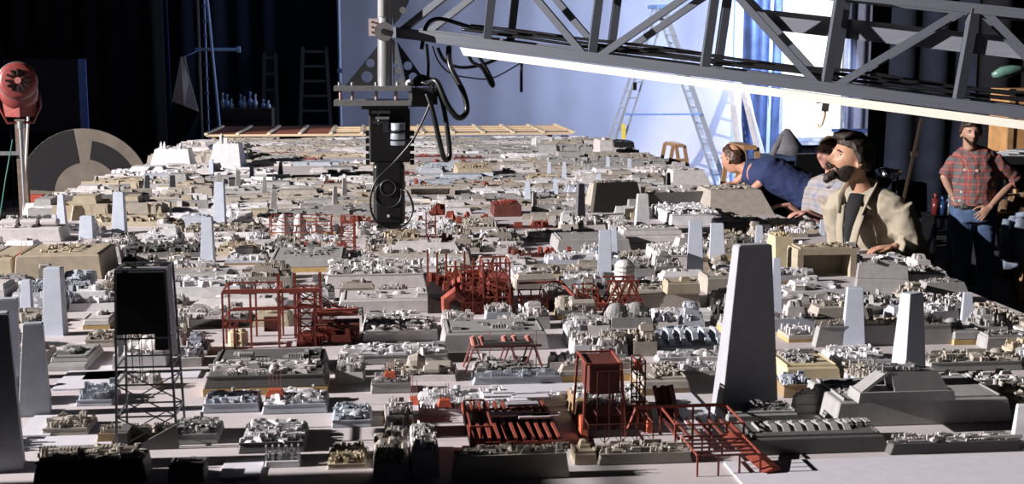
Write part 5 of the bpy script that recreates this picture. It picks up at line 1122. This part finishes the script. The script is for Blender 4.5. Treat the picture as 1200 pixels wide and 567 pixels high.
def shell(c, M_, s, mask, name, m, parent, thick, seed=0, rough=.006):
    b = MB(); 
    def fn(d):
        k = max(0, min(1, mask(d))); p = head_r(d); q = Vector((math.atan2(d.x, d.z+.3)*3+seed, d.y*1.2, d.z)); n = .8*noise.noise(d*4+Vector((seed, 0, 0)))+.45*noise.noise(Vector((q.x*4, q.y*2, q.z)))+.18*noise.noise(Vector((q.x*10, q.y*3, q.z)))
        L_ = p.length; return Vector(c)+M_@(p*(1+(thick*k-.008+(rough*n if k > .1 else 0))/L_)*s)
    sph(b, fn, 96, 64); return b.obj(name, m, parent, True)
def eyes(c, M_, s, parent, skinm):
    for sg in (-1, 1):
        p = Vector(c)+M_@(Vector((sg*.030, .0745, .004))*s); b = MB(); b.add(*uvs(p, .0115*s)); eb = b.obj('eyeball', mat('eye_white', (.40, .37, .34), rough=.2), parent, True)
        q = Vector(c)+M_@(Vector((sg*.030, .0835, .003))*s); b = MB(); b.add(*uvs(q, .0045*s)); b.obj('iris', mat('eye_dark', (.03, .02, .015), rough=.2), eb, True)
        MB().loft([Vector(c)+M_@(Vector((sg*.012, .092, .022))*s), Vector(c)+M_@(Vector((sg*.030, .094, .027))*s), Vector(c)+M_@(Vector((sg*.050, .082, .020))*s)], [.0035*s, .005*s, .002*s], 6).obj('eyebrow', mat('brow_hair', (.04, .025, .018)), parent, True)
        MB().loft([Vector(c)+M_@(Vector((sg*.016, .083, .009))*s), Vector(c)+M_@(Vector((sg*.030, .0885, .0125))*s), Vector(c)+M_@(Vector((sg*.045, .077, .008))*s)], [.003*s, .004*s, .003*s], 6).obj('eyelid', skinm, parent, True)
def uvs(c, r_, n=12, m=8):
    vs = []; 
    b = MB(); rr = []
    for j in range(1, m):
        ph = -PI/2+PI*j/m; rr.append([(c[0]+r_*math.cos(ph)*math.cos(2*PI*i/n), c[1]+r_*math.cos(ph)*math.sin(2*PI*i/n), c[2]+r_*math.sin(ph)) for i in range(n)])
    b.rings(rr); return b.v, b.f
def basis(fwd, up=(0, 0, 1)):
    f = Vector(fwd).normalized(); x = f.cross(Vector(up)).normalized(); z = x.cross(f); return Matrix((x, f, z)).transposed()
def hand(b, wr, d, pn, s=1.0, curl=.5, thumb=1, spread=.10):   # wrist, finger direction, palm normal
    d = Vector(d).normalized(); pn = Vector(pn); pn = (pn-d*pn.dot(d)).normalized(); sd = d.cross(pn)*thumb; wr = Vector(wr)
    b.loft([wr-d*.02, wr+d*.02, wr+d*.06, wr+d*.09], [(.024*s, .016*s), (.032*s, .016*s), (.040*s, .015*s), (.038*s, .012*s)], 12, sd)
    for k, ln in enumerate((.070, .080, .074, .058)):
        o = sd*(.030-.020*k)*s; dd = (d+sd*(.10-.07*k)*spread*10*.6).normalized(); p = wr+d*.082+o; pts = [p]; q = p; a = 0
        for t in (.42, .32, .26):
            a += curl*(.8 if t > .4 else 1); q = q+(dd*math.cos(a)+pn*math.sin(a))*ln*t*s; pts.append(q)
        b.loft([p-dd*.02]+pts, [.0095*s, .009*s, .0085*s, .008*s, .006*s], 8)
    p = wr+d*.02+sd*.026*s; b.loft([p-sd*.01, p+(d*.6+sd*.7)*.035*s+pn*.004, p+(d*1.1+sd*.75)*.055*s+pn*.010, p+(d*1.5+sd*.7)*.068*s+pn*.018], [.013*s, .012*s, .010*s, .007*s], 8)
def leg(b, hip, knee, ank, fwd, s=1.0, pants=False):
    k = 1.24 if pants else 1
    b.loft([Vector(hip)+Vector((0, 0, .06)), hip, Vector(hip).lerp(Vector(knee), .5), knee, Vector(knee).lerp(Vector(ank), .4), ank], [.085*k, .092*k, .078*k, .060*k, .056*k, (.040 if not pants else .062)], 16)
def shoe(a, fwd, parent, m):
    f = Vector(fwd).normalized(); a = Vector(a); b = MB(); z = Vector((0, 0, 1)); b.loft([a-f*.07-z*(a.z-.045), a-f*.03-z*(a.z-.05), a+f*.05-z*(a.z-.05), a+f*.13-z*(a.z-.035), a+f*.19-z*(a.z-.025)], [(.035, .04), (.045, .05), (.045, .048), (.046, .034), (.03, .02)], 14, f.cross(z)); b.cyl(a-z*(a.z-.06), a+z*.03, .045); b.obj('shoe', m, parent, True)
SHOE = mat('dark_leather', (.03, .022, .018), rough=.4)
# --- tan-shirted bearded man
hx = atY(1003, 186, 7.22); S = 1.16
pos = Vector((hx.x+.16, 7.42, 0)); per = thing('person', 'bearded dark-haired man in a tan jacket gazing up to the left', 'person', (0, 0, 0))
K1 = skin('skin_tanned', (.43, .235, .155)); HM = mat('dark_brown_hair', (.022, .013, .010), rough=.5, scale=60, var=.6, bump=.35, bscale=150)
hcen = Vector((hx.x-.03, 7.22, hx.z)); M1 = basis((-1, -.08, .24), (.24, 0, 1))
nb = hcen+Vector((.085, .03, -.185)); ch = Vector((hx.x+.17, 7.30, hcen.z-.43)); hip = Vector((3.13, 7.42, .98))
b = MB(); head(b, hcen, M1, S)
b.loft([hcen+Vector((.035, .02, -.04)), hcen+Vector((.055, .035, -.12)), nb, nb+Vector((.03, .03, -.08))], [.056, .054, .060, .07], 16)
side1 = Vector((.66, -.75, 0)).normalized()
b.loft([nb+Vector((.02, .02, -.03)), nb+Vector((.04, .05, -.12)), ch, ch.lerp(hip, .5), hip, hip-Vector((0, 0, .1))], [(.07, .06), (.17, .09), (.185, .115), (.155, .11), (.165, .12), (.15, .11)], 20, side1)
shn, shf = nb+side1*.19+Vector((.04, 0, -.11)), nb-side1*.19+Vector((.02, 0, -.11))
eln, elf = shn+Vector((.12, -.03, -.27)), shf+Vector((.06, .08, -.27)); wn_, wf_ = Vector((2.93, eln.y-.06, TZ+.05)), Vector((2.93, elf.y, TZ+.05))
yoke(b, shn+Vector((0, 0, .0)), nb+Vector((.01, .01, -.07)), shf, .045)
for a_, e_, w_, th in ((shn, eln, wn_, 1), (shf, elf, wf_, -1)):
    b.loft([a_, a_.lerp(e_, .5), e_, e_.lerp(w_, .4), w_], [.048, .044, .040, .038, .028], 14); hand(b, w_, (-1, 0, -.05), (0, 0, -1), 1.02, .25, th)
for s in (-1, 1):
    hp_ = hip+side1*s*.09+Vector((0, 0, -.06)); kn = Vector((hp_.x+.02, hp_.y, .52)); an = Vector((hp_.x+.06, hp_.y+.01*s, .09)); leg(b, hp_, kn, an, (-1, 0, 0)); b.cyl(an, an-Vector((0, 0, .06)), .04)
b_body = remesh(b, 'body', K1, .0065, per, 2); eyes(hcen, M1, S, per, K1)
def hairmask(front=.35, low=-.25, side=.15, top=.62):
    def f(d):
        x, y, z = d
        hl = (z-(top-.0*y)) if y > front else (z-(low+(y+.1)*.9) if y > -.2 else z-low-.0)
        if y > front: v = z-top
        elif y > -.05: v = z-(low+.15+(y+.05)/(front+.05)*(top-low-.15))
        else: v = z-(low-.25*min(1, (-y-.05)*2))
        return v*5+.5
    return f
shell(hcen, M1, S, hairmask(.42, -.18, .1, .60), 'hair', HM, per, .030, 3, .008)
# swept fringe and back volume
for i in range(9):
    t_ = i/8; st_ = Vector((-.045+.09*t_, .075-.03*abs(t_-.5), .098)); b2 = MB(); b2.loft([hcen+M1@(Vector((st_.x, .0, .128))*S), hcen+M1@(Vector((st_.x*1.1, .055, .122))*S), hcen+M1@(Vector((st_.x*1.2+.0, .088, .098))*S), hcen+M1@(Vector((st_.x*1.3+.01, .098, .080+.01*(i % 2)))*S)], [.016, .020, .014, .004], 8); b2.obj('hair_lock', HM, per, True)
def beardmask(side=1):
    def f(d):
        x, y, z = d; ax_ = abs(x); k = max(0, min(1, (ax_-.2)/.5)); v = (-z-(.64-.22*k))*8+.3
        if y < -.05: v = -1
        if ax_ > .55 and abs(y-.16) < .13 and z < .0: v = max(v, .35*side)
        if y > .5 and ax_ < .30 and -.535 < z < -.455: v = max(v, .55)
        if y > .5 and .24 < ax_ < .34 and -.7 < z < -.50: v = max(v, .5)
        return v
    return f
shell(hcen, M1, S, beardmask(), 'beard', HM, per, .012, 5, .004)
for s_ in (-1, 1): MB().loft([hcen+M1@(Vector((0, .116, -.050))*S), hcen+M1@(Vector((s_*.018, .112, -.053))*S), hcen+M1@(Vector((s_*.034, .094, -.066))*S)], [.007, .008, .004], 8).obj('moustache', HM, per, True)
b2 = MB(); b2.loft([hcen+M1@(Vector((0, .070, -.095))*S), hcen+M1@(Vector((0, .098, -.122))*S), hcen+M1@(Vector((0, .104, -.145))*S)], [.032, .028, .012], 12); remesh(b2, 'beard_tip', HM, .005, per, 2, (.008, 60, 2))
TAN = mat('tan_cotton', (.33, .29, .225), rough=.85, var=.06, scale=6, bump=.12, bscale=25)
b = MB(); b.loft([nb+Vector((.015, .015, -.055)), nb+Vector((.03, .035, -.085)), nb+Vector((.045, .05, -.14)), ch, ch.lerp(hip, .5), hip+Vector((.0, 0, -.04)), hip-Vector((0, 0, .16))], [(.095, .08), (.17, .10), (.215, .12), (.225, .145), (.20, .145), (.21, .15), (.21, .15)], 28, side1)
yoke(b, shn+Vector((0, 0, .0)), nb+Vector((.02, .02, -.06)), shf, .085)
for a_, e_, w_ in ((shn, eln, wn_), (shf, elf, wf_)): b.loft([a_+Vector((.0, 0, .02)), a_.lerp(e_, .5)+Vector((.01, 0, 0)), e_+Vector((.015, 0, -.01)), e_.lerp(w_, .5), w_+Vector((.03, 0, .01))], [.088, .082, .072, .062, .048], 18)
remesh(b, 'jacket', TAN, .009, per, 5, (.015, 8, 3))
BLKT = mat('black_cotton', (.010, .010, .012), rough=.9); nf = Vector((-.75, -.66, 0)).normalized()
# black t-shirt panel in the open collar, collar wings, placket
b = MB(); cc = nb+Vector((-.0, 0, -.03)); b.loft([cc+nf*.045+Vector((0, 0, .0)), cc+nf*.095+Vector((0, 0, -.08)), cc+nf*.125+Vector((0, 0, -.20)), cc+nf*.135+Vector((0, 0, -.33))], [(.055, .03), (.05, .035), (.035, .04), (.012, .03)], 14, nf.cross(Vector((0, 0, 1)))); b.obj('black_tshirt', BLKT, per, True)
sd_ = nf.cross(Vector((0, 0, 1))).normalized()
for s in (-1, 1):
    b = MB(); p0 = cc+sd_*s*.070-nf*.055+Vector((0, 0, .075)); p1 = cc+sd_*s*.088+nf*.01+Vector((0, 0, .045)); p2 = cc+sd_*s*.085+nf*.085+Vector((0, 0, -.02)); p3 = cc+sd_*s*.075+nf*.135+Vector((0, 0, -.10))
    b.loft([p0, p1, p2, p3], [(.022, .008), (.030, .009), (.034, .010), (.008, .005)], 8, sd_*s*.5+nf*.2+Vector((0, 0, .9))); b.obj('collar', TAN, per, True)
    b = MB(); b.loft([cc+sd_*s*.072+nf*.10+Vector((0, 0, -.06)), cc+sd_*s*.055+nf*.150+Vector((0, 0, -.18)), cc+sd_*s*.035+nf*.165+Vector((0, 0, -.30)), cc+sd_*s*.02+nf*.165+Vector((0, 0, -.42))], [(.026, .006)]*4, 6, sd_); b.obj('front_placket', TAN, per, True)
b = MB(); b.loft([cc+sd_*.07-nf*.05+Vector((0, 0, .07)), cc-nf*.085+Vector((0, 0, .075)), cc-sd_*.07-nf*.05+Vector((0, 0, .07))], [(.026, .009)]*3, 8, (0, 0, 1)); b.obj('collar_stand', TAN, per, True)
JEAN = mat('blue_denim', (.05, .09, .18), rough=.85, var=.25, scale=12, bump=.2, bscale=60); DTR = mat('dark_trousers', (.02, .02, .03), rough=.9)
def trousers(hip, side, per, m, knees, anks):
    b = MB(); b.loft([hip+Vector((0, 0, .10)), hip+Vector((0, 0, .0)), hip-Vector((0, 0, .10))], [(.18, .135), (.205, .155), (.20, .16)], 20, side)
    for s, k, a in zip((-1, 1), knees, anks): leg(b, hip+side*s*.09-Vector((0, 0, .05)), k, a, None, pants=True)
    return remesh(b, 'trousers', m, .011, per, 4, (.010, 9, 1))
for s in (-1, 1): pass
kn = [Vector((hip.x+.02, (hip+side1*s*.09).y, .52)) for s in (-1, 1)]; an = [Vector((hip.x+.06, (hip+side1*s*.1).y, .09)) for s in (-1, 1)]
trousers(hip, side1, per, DTR, kn, an); [shoe(a, (-1, 0, 0), per, SHOE) for a in an]
# --- man in checked shirt behind
hx2 = atY(972, 180, 8.85); per = thing('person', 'fair-haired man in a pale checked shirt half hidden behind the tan jacket', 'person', (0, 0, 0)); K2 = skin('skin_pink', (.52, .27, .22)); h2 = Vector((hx2.x, 8.85, hx2.z)); M2 = basis((-1, -.55, .02))
n2 = h2+Vector((.05, .03, -.165)); ch2 = n2+Vector((.03, .03, -.24)); hip2 = Vector((n2.x+.12, 8.95, .98)); side2 = Vector((.45, -.9, 0)).normalized()*-1
b = MB(); head(b, h2, M2); b.loft([h2+Vector((.025, .01, -.04)), h2+Vector((.04, .02, -.12)), n2+Vector((0, 0, -.05))], [.058, .056, .072], 14)
b.loft([n2, n2+Vector((.01, .01, -.10)), ch2, ch2.lerp(hip2, .5), hip2, hip2-Vector((0, 0, .1))], [(.07, .06), (.16, .09), (.175, .11), (.155, .11), (.165, .12), (.15, .11)], 20, side2)
sA, sB = n2+side2*-.19+Vector((0, 0, -.10)), n2+side2*.19+Vector((0, 0, -.10)); eA, eB = sA+Vector((-.05, -.02, -.28)), sB+Vector((-.02, .05, -.28)); wA, wB = Vector((2.98, eA.y-.03, TZ+.05)), Vector((2.98, eB.y, TZ+.05))
yoke(b, sA, n2+Vector((0, 0, -.06)), sB, .042)
for a_, e_, w_, th in ((sA, eA, wA, 1), (sB, eB, wB, -1)): b.loft([a_, a_.lerp(e_, .5), e_, e_.lerp(w_, .4), w_], [.046, .042, .040, .038, .027], 12); hand(b, w_, (-1, 0, -.1), (0, 0, -1), 1, .3, th)
kn2 = [Vector((hip2.x, (hip2+side2*s*.1).y, .52)) for s in (-1, 1)]; an2 = [Vector((hip2.x+.03, (hip2+side2*s*.12).y, .09)) for s in (-1, 1)]
for s, k, a in zip((-1, 1), kn2, an2): leg(b, hip2+side2*s*.09-Vector((0, 0, .05)), k, a, None); b.cyl(a, a-Vector((0, 0, .06)), .04)
remesh(b, 'body', K2, .009, per, 2); eyes(h2, M2, 1, per, K2)
shell(h2, M2, 1, hairmask(.35, -.15, .1, .66), 'hair', mat('light_brown_hair', (.10, .055, .032), rough=.5, scale=60, var=.4), per, .016, 9, .006)
CHK = plaid('pale_check', (.30, .28, .285), (.17, .19, .27), (.24, .17, .14), .075, .28, .10)
b = MB(); b.loft([n2+Vector((0, 0, -.04)), n2+Vector((.01, .01, -.08)), n2+Vector((.01, .01, -.14)), ch2, ch2.lerp(hip2, .5), hip2-Vector((0, 0, .12))], [(.09, .08), (.17, .10), (.205, .12), (.20, .135), (.19, .14), (.195, .145)], 24, side2)
yoke(b, sA, n2+Vector((0, 0, -.055)), sB, .072)
for a_, e_ in ((sA, eA), (sB, eB)): b.loft([a_, a_.lerp(e_, .5), a_.lerp(e_, .95)], [.072, .068, .062], 14)
remesh(b, 'checked_shirt', CHK, .012, per, 4, (.012, 8, 7)); MB().loft([n2+side2*.09+Vector((-.02, -.03, -.03)), n2+Vector((-.08, -.07, -.06)), n2-side2*.09+Vector((-.02, -.03, -.03))], [(.018, .01)]*3, 8, (0, 0, 1)).obj('collar', CHK, per, True)
trousers(hip2, side2, per, DTR, kn2, an2); [shoe(a, (-1, -.3, 0), per, SHOE) for a in an2]
# --- balding man in blue t-shirt leaning over
hx3 = atY(859, 186, 10.6); per = thing('person', 'balding man in a blue shirt bending over the table with his back to us', 'person', (0, 0, 0)); K3 = skin('skin_ruddy', (.50, .25, .17)); h3 = Vector((hx3.x, 10.6, hx3.z)); M3 = basis((-.60, .78, -.22))
n3 = h3+Vector((.115, -.08, -.085)); c3 = atY(905, 203, 10.35); c3 = Vector((c3.x, 10.35, c3.z)); hip3 = Vector((3.72, 10.15, 1.0)); up3 = Vector((0, .25, .9)); side3 = Vector((.35, .93, 0)).normalized()
b = MB(); head(b, h3, M3, 1.05); b.loft([h3+Vector((.02, -.02, -.03)), h3+Vector((.08, -.06, -.07)), n3], [.060, .058, .07], 14)
b.loft([n3+Vector((-.02, 0, 0)), n3+Vector((.06, -.02, -.02)), c3, c3.lerp(hip3, .5)+Vector((0, 0, .03)), hip3], [(.07, .07), (.17, .10), (.18, .12), (.16, .12), (.16, .12)], 20, side3)
sC, sD = n3+Vector((.07, -.20, -.06)), n3+Vector((.14, .19, -.05)); eC = Vector((sC.x+.0, sC.y-.05, sC.z-.24)); eD = Vector((sD.x-.08, sD.y+.06, sD.z-.24)); wC, wD = Vector((eC.x-.1, eC.y+.03, TZ+.04)), Vector((eD.x-.1, eD.y+.03, TZ+.04))
eC.z = max(eC.z, TZ+.12); eD.z = max(eD.z, TZ+.12)
for a_, e_, w_, th in ((sC, eC, wC, 1), (sD, eD, wD, -1)): b.loft([a_, a_.lerp(e_, .5), e_, e_.lerp(w_, .4), w_], [.048, .044, .042, .040, .028], 12); hand(b, w_, (-1, 0, -.1), (0, 0, -1), 1, .3, th)
kn3 = [Vector((hip3.x+.0, (hip3+side3*s*.1).y, .52)) for s in (-1, 1)]; an3 = [Vector((hip3.x+.06, (hip3+side3*s*.14).y, .09)) for s in (-1, 1)]
for s, k, a in zip((-1, 1), kn3, an3): leg(b, hip3+side3*s*.09-Vector((0, 0, .05)), k, a, None); b.cyl(a, a-Vector((0, 0, .06)), .04)
remesh(b, 'body', K3, .009, per, 2); eyes(h3, M3, 1.05, per, K3)
def bald(d):
    x, y, z = d; bald_ = math.exp(-((x/.42)**2+((y+.45)/.42)**2+((z-.82)/.30)**2)*1.0); v = hairmask(.30, -.35, .1, .70)(d); return min(v, 1)-2.0*bald_
shell(h3, M3, 1.05, bald, 'hair', mat('chestnut_hair', (.06, .028, .016), rough=.5, scale=60, var=.5), per, .018, 11, .007)
BLU = mat('blue_jersey', (.02, .034, .11), rough=.9, var=.1, scale=5)
b = MB(); b.loft([n3+Vector((-.03, .02, .0)), n3+Vector((.05, -.02, -.025)), n3+Vector((.12, -.03, -.03)), c3, c3.lerp(hip3, .5)+Vector((0, 0, .03)), hip3+Vector((.03, 0, -.06))], [(.10, .095), (.19, .12), (.215, .135), (.21, .145), (.19, .145), (.19, .15)], 24, side3)
yoke(b, sC, n3+Vector((.08, -.02, -.015)), sD, .08)
for a_, e_ in ((sC, eC), (sD, eD)): b.loft([a_+Vector((.02, 0, .0)), a_.lerp(e_, .35), a_.lerp(e_, .62)], [.078, .074, .070], 14)
remesh(b, 'blue_tshirt', BLU, .012, per, 4, (.014, 8, 4)); trousers(hip3, side3, per, DTR, kn3, an3); [shoe(a, (-1, 0, 0), per, SHOE) for a in an3]
# --- man in red plaid shirt
hx4 = atY(1138, 155, 10.6); per = thing('person', 'young bearded man in a red plaid shirt standing with one hand on his hip', 'person', (0, 0, 0)); K4 = skin('skin_light', (.40, .235, .17)); h4 = Vector((hx4.x, 10.6, hx4.z)); M4 = basis((-.22, -1, -.03), (-.05, 0, 1))
PP = lambda x, y, d=0: atY(x, y, 10.65+d)
b = MB(); head(b, h4, M4); neck = PP(1139, 176, .03); b.loft([h4+Vector((0, .02, -.04)), h4+Vector((0, .02, -.12)), neck], [.056, .054, .068], 14)
ch4, wa4, hip4 = PP(1142, 200), PP(1140, 232), PP(1140, 250, .02); hip4.z = max(hip4.z, .95); sd4 = Vector((.97, -.22, 0))
b.loft([neck, PP(1141, 182, .02), ch4, wa4, hip4, hip4-Vector((0, 0, .12))], [(.07, .06), (.16, .09), (.17, .11), (.145, .10), (.16, .115), (.15, .11)], 20, sd4)
sL, sR = PP(1121, 187, .05), PP(1163, 187, -.03); eL, eR = PP(1107, 208, .05), PP(1190, 210, -.02); wL, wR = PP(1116, 228, .02), PP(1160, 243, -.16)
yoke(b, sL, neck+Vector((0, 0, -.03)), sR, .04)
b.loft([sL, sL.lerp(eL, .5), eL, eL.lerp(wL, .4), wL], [.045, .043, .040, .036, .025], 14); hand(b, wL, (.25, .35, -1), (.9, -.2, .2), 1, .35, 1)
b.loft([sR, sR.lerp(eR, .5), eR, eR.lerp(wR, .4), wR], [.052, .048, .041, .038, .026], 14); hand(b, wR, (-.75, -.1, -.62), (.1, .9, -.1), 1.05, .12, -1, .2)
kn4 = [Vector((hip4.x-.11, 10.6, .50)), Vector((hip4.x+.13, 10.66, .50))]; an4 = [Vector((hip4.x-.13, 10.66, .09)), Vector((hip4.x+.17, 10.72, .09))]
for s, k, a in zip((-1, 1), kn4, an4): leg(b, hip4+sd4*s*.09-Vector((0, 0, .05)), k, a, None); b.cyl(a, a-Vector((0, 0, .06)), .04)
remesh(b, 'body', K4, .0075, per, 2); eyes(h4, M4, 1, per, K4)
HB = mat('brown_hair', (.035, .020, .013), rough=.5, scale=60, var=.5)
shell(h4, M4, 1, hairmask(.35, -.35, .1, .56), 'hair', HB, per, .026, 13, .010); shell(h4, M4, 1, beardmask(), 'beard', HB, per, .010, 15, .004)
PL = plaid('red_plaid', (.30, .045, .035), (.085, .115, .125), (.26, .25, .235), .060, .45, .08)
b = MB(); b.loft([neck+Vector((0, 0, .005)), PP(1140, 179, .02), PP(1141, 184, .02), ch4, wa4, PP(1140, 240)], [(.085, .07), (.15, .09), (.195, .115), (.20, .13), (.185, .13), (.19, .135)], 28, sd4)
yoke(b, sL, neck+Vector((0, 0, -.025)), sR, .072)
b.loft([sL, sL.lerp(eL, .5), sL.lerp(eL, .95)], [.072, .068, .066], 16); b.loft([sR, sR.lerp(eR, .5), eR, eR.lerp(wR, .22)], [.074, .072, .066, .058], 16)
psh = remesh(b, 'plaid_shirt', PL, .010, per, 4, (.016, 9, 2))
f4 = sd4.cross(Vector((0, 0, -1))).normalized(); f4 = f4 if f4.y < 0 else -f4
for s in (-1, 1): MB().loft([neck+sd4*s*.06+Vector((0, .03, .03)), neck+sd4*s*.07+f4*.05, neck+sd4*s*.035+f4*.095+Vector((0, 0, -.06))], [(.022, .008), (.026, .008), (.010, .006)], 8, (0, 0, 1)).obj('collar', PL, per, True)
def surf(px, py):
    bpy.context.view_layer.update(); d_ = ray(px, py); hit, loc, *_ = sc.ray_cast(bpy.context.evaluated_depsgraph_get(), CL+d_*(9.6/d_.y), d_.normalized(), distance=2); return loc if hit else PP(px, py, -.12)
BW_ = mat('white_button', (.8, .78, .74), rough=.3)
for x, y in ((1131, 199), (1145, 200), (1127, 225), (1125, 235)): p = surf(x, y); MB().cyl(p+Vector((0, -.006, 0)), p+Vector((0, .006, 0)), .012, n=10).obj('button', BW_, psh)
b = MB(); b.loft([PP(1140, 236.5, .0), PP(1140, 244, .0)], [(.178, .128)]*2, 28, sd4); b.obj('belt', mat('black_leather', (.01, .01, .01), rough=.35), per); p = surf(1130, 241); MB().box(p, (.05, .012, .04)).obj('buckle', GM, per)
trousers(hip4, sd4, per, JEAN, kn4, an4); [shoe(a, (-.1, -1, 0), per, SHOE) for a in an4]
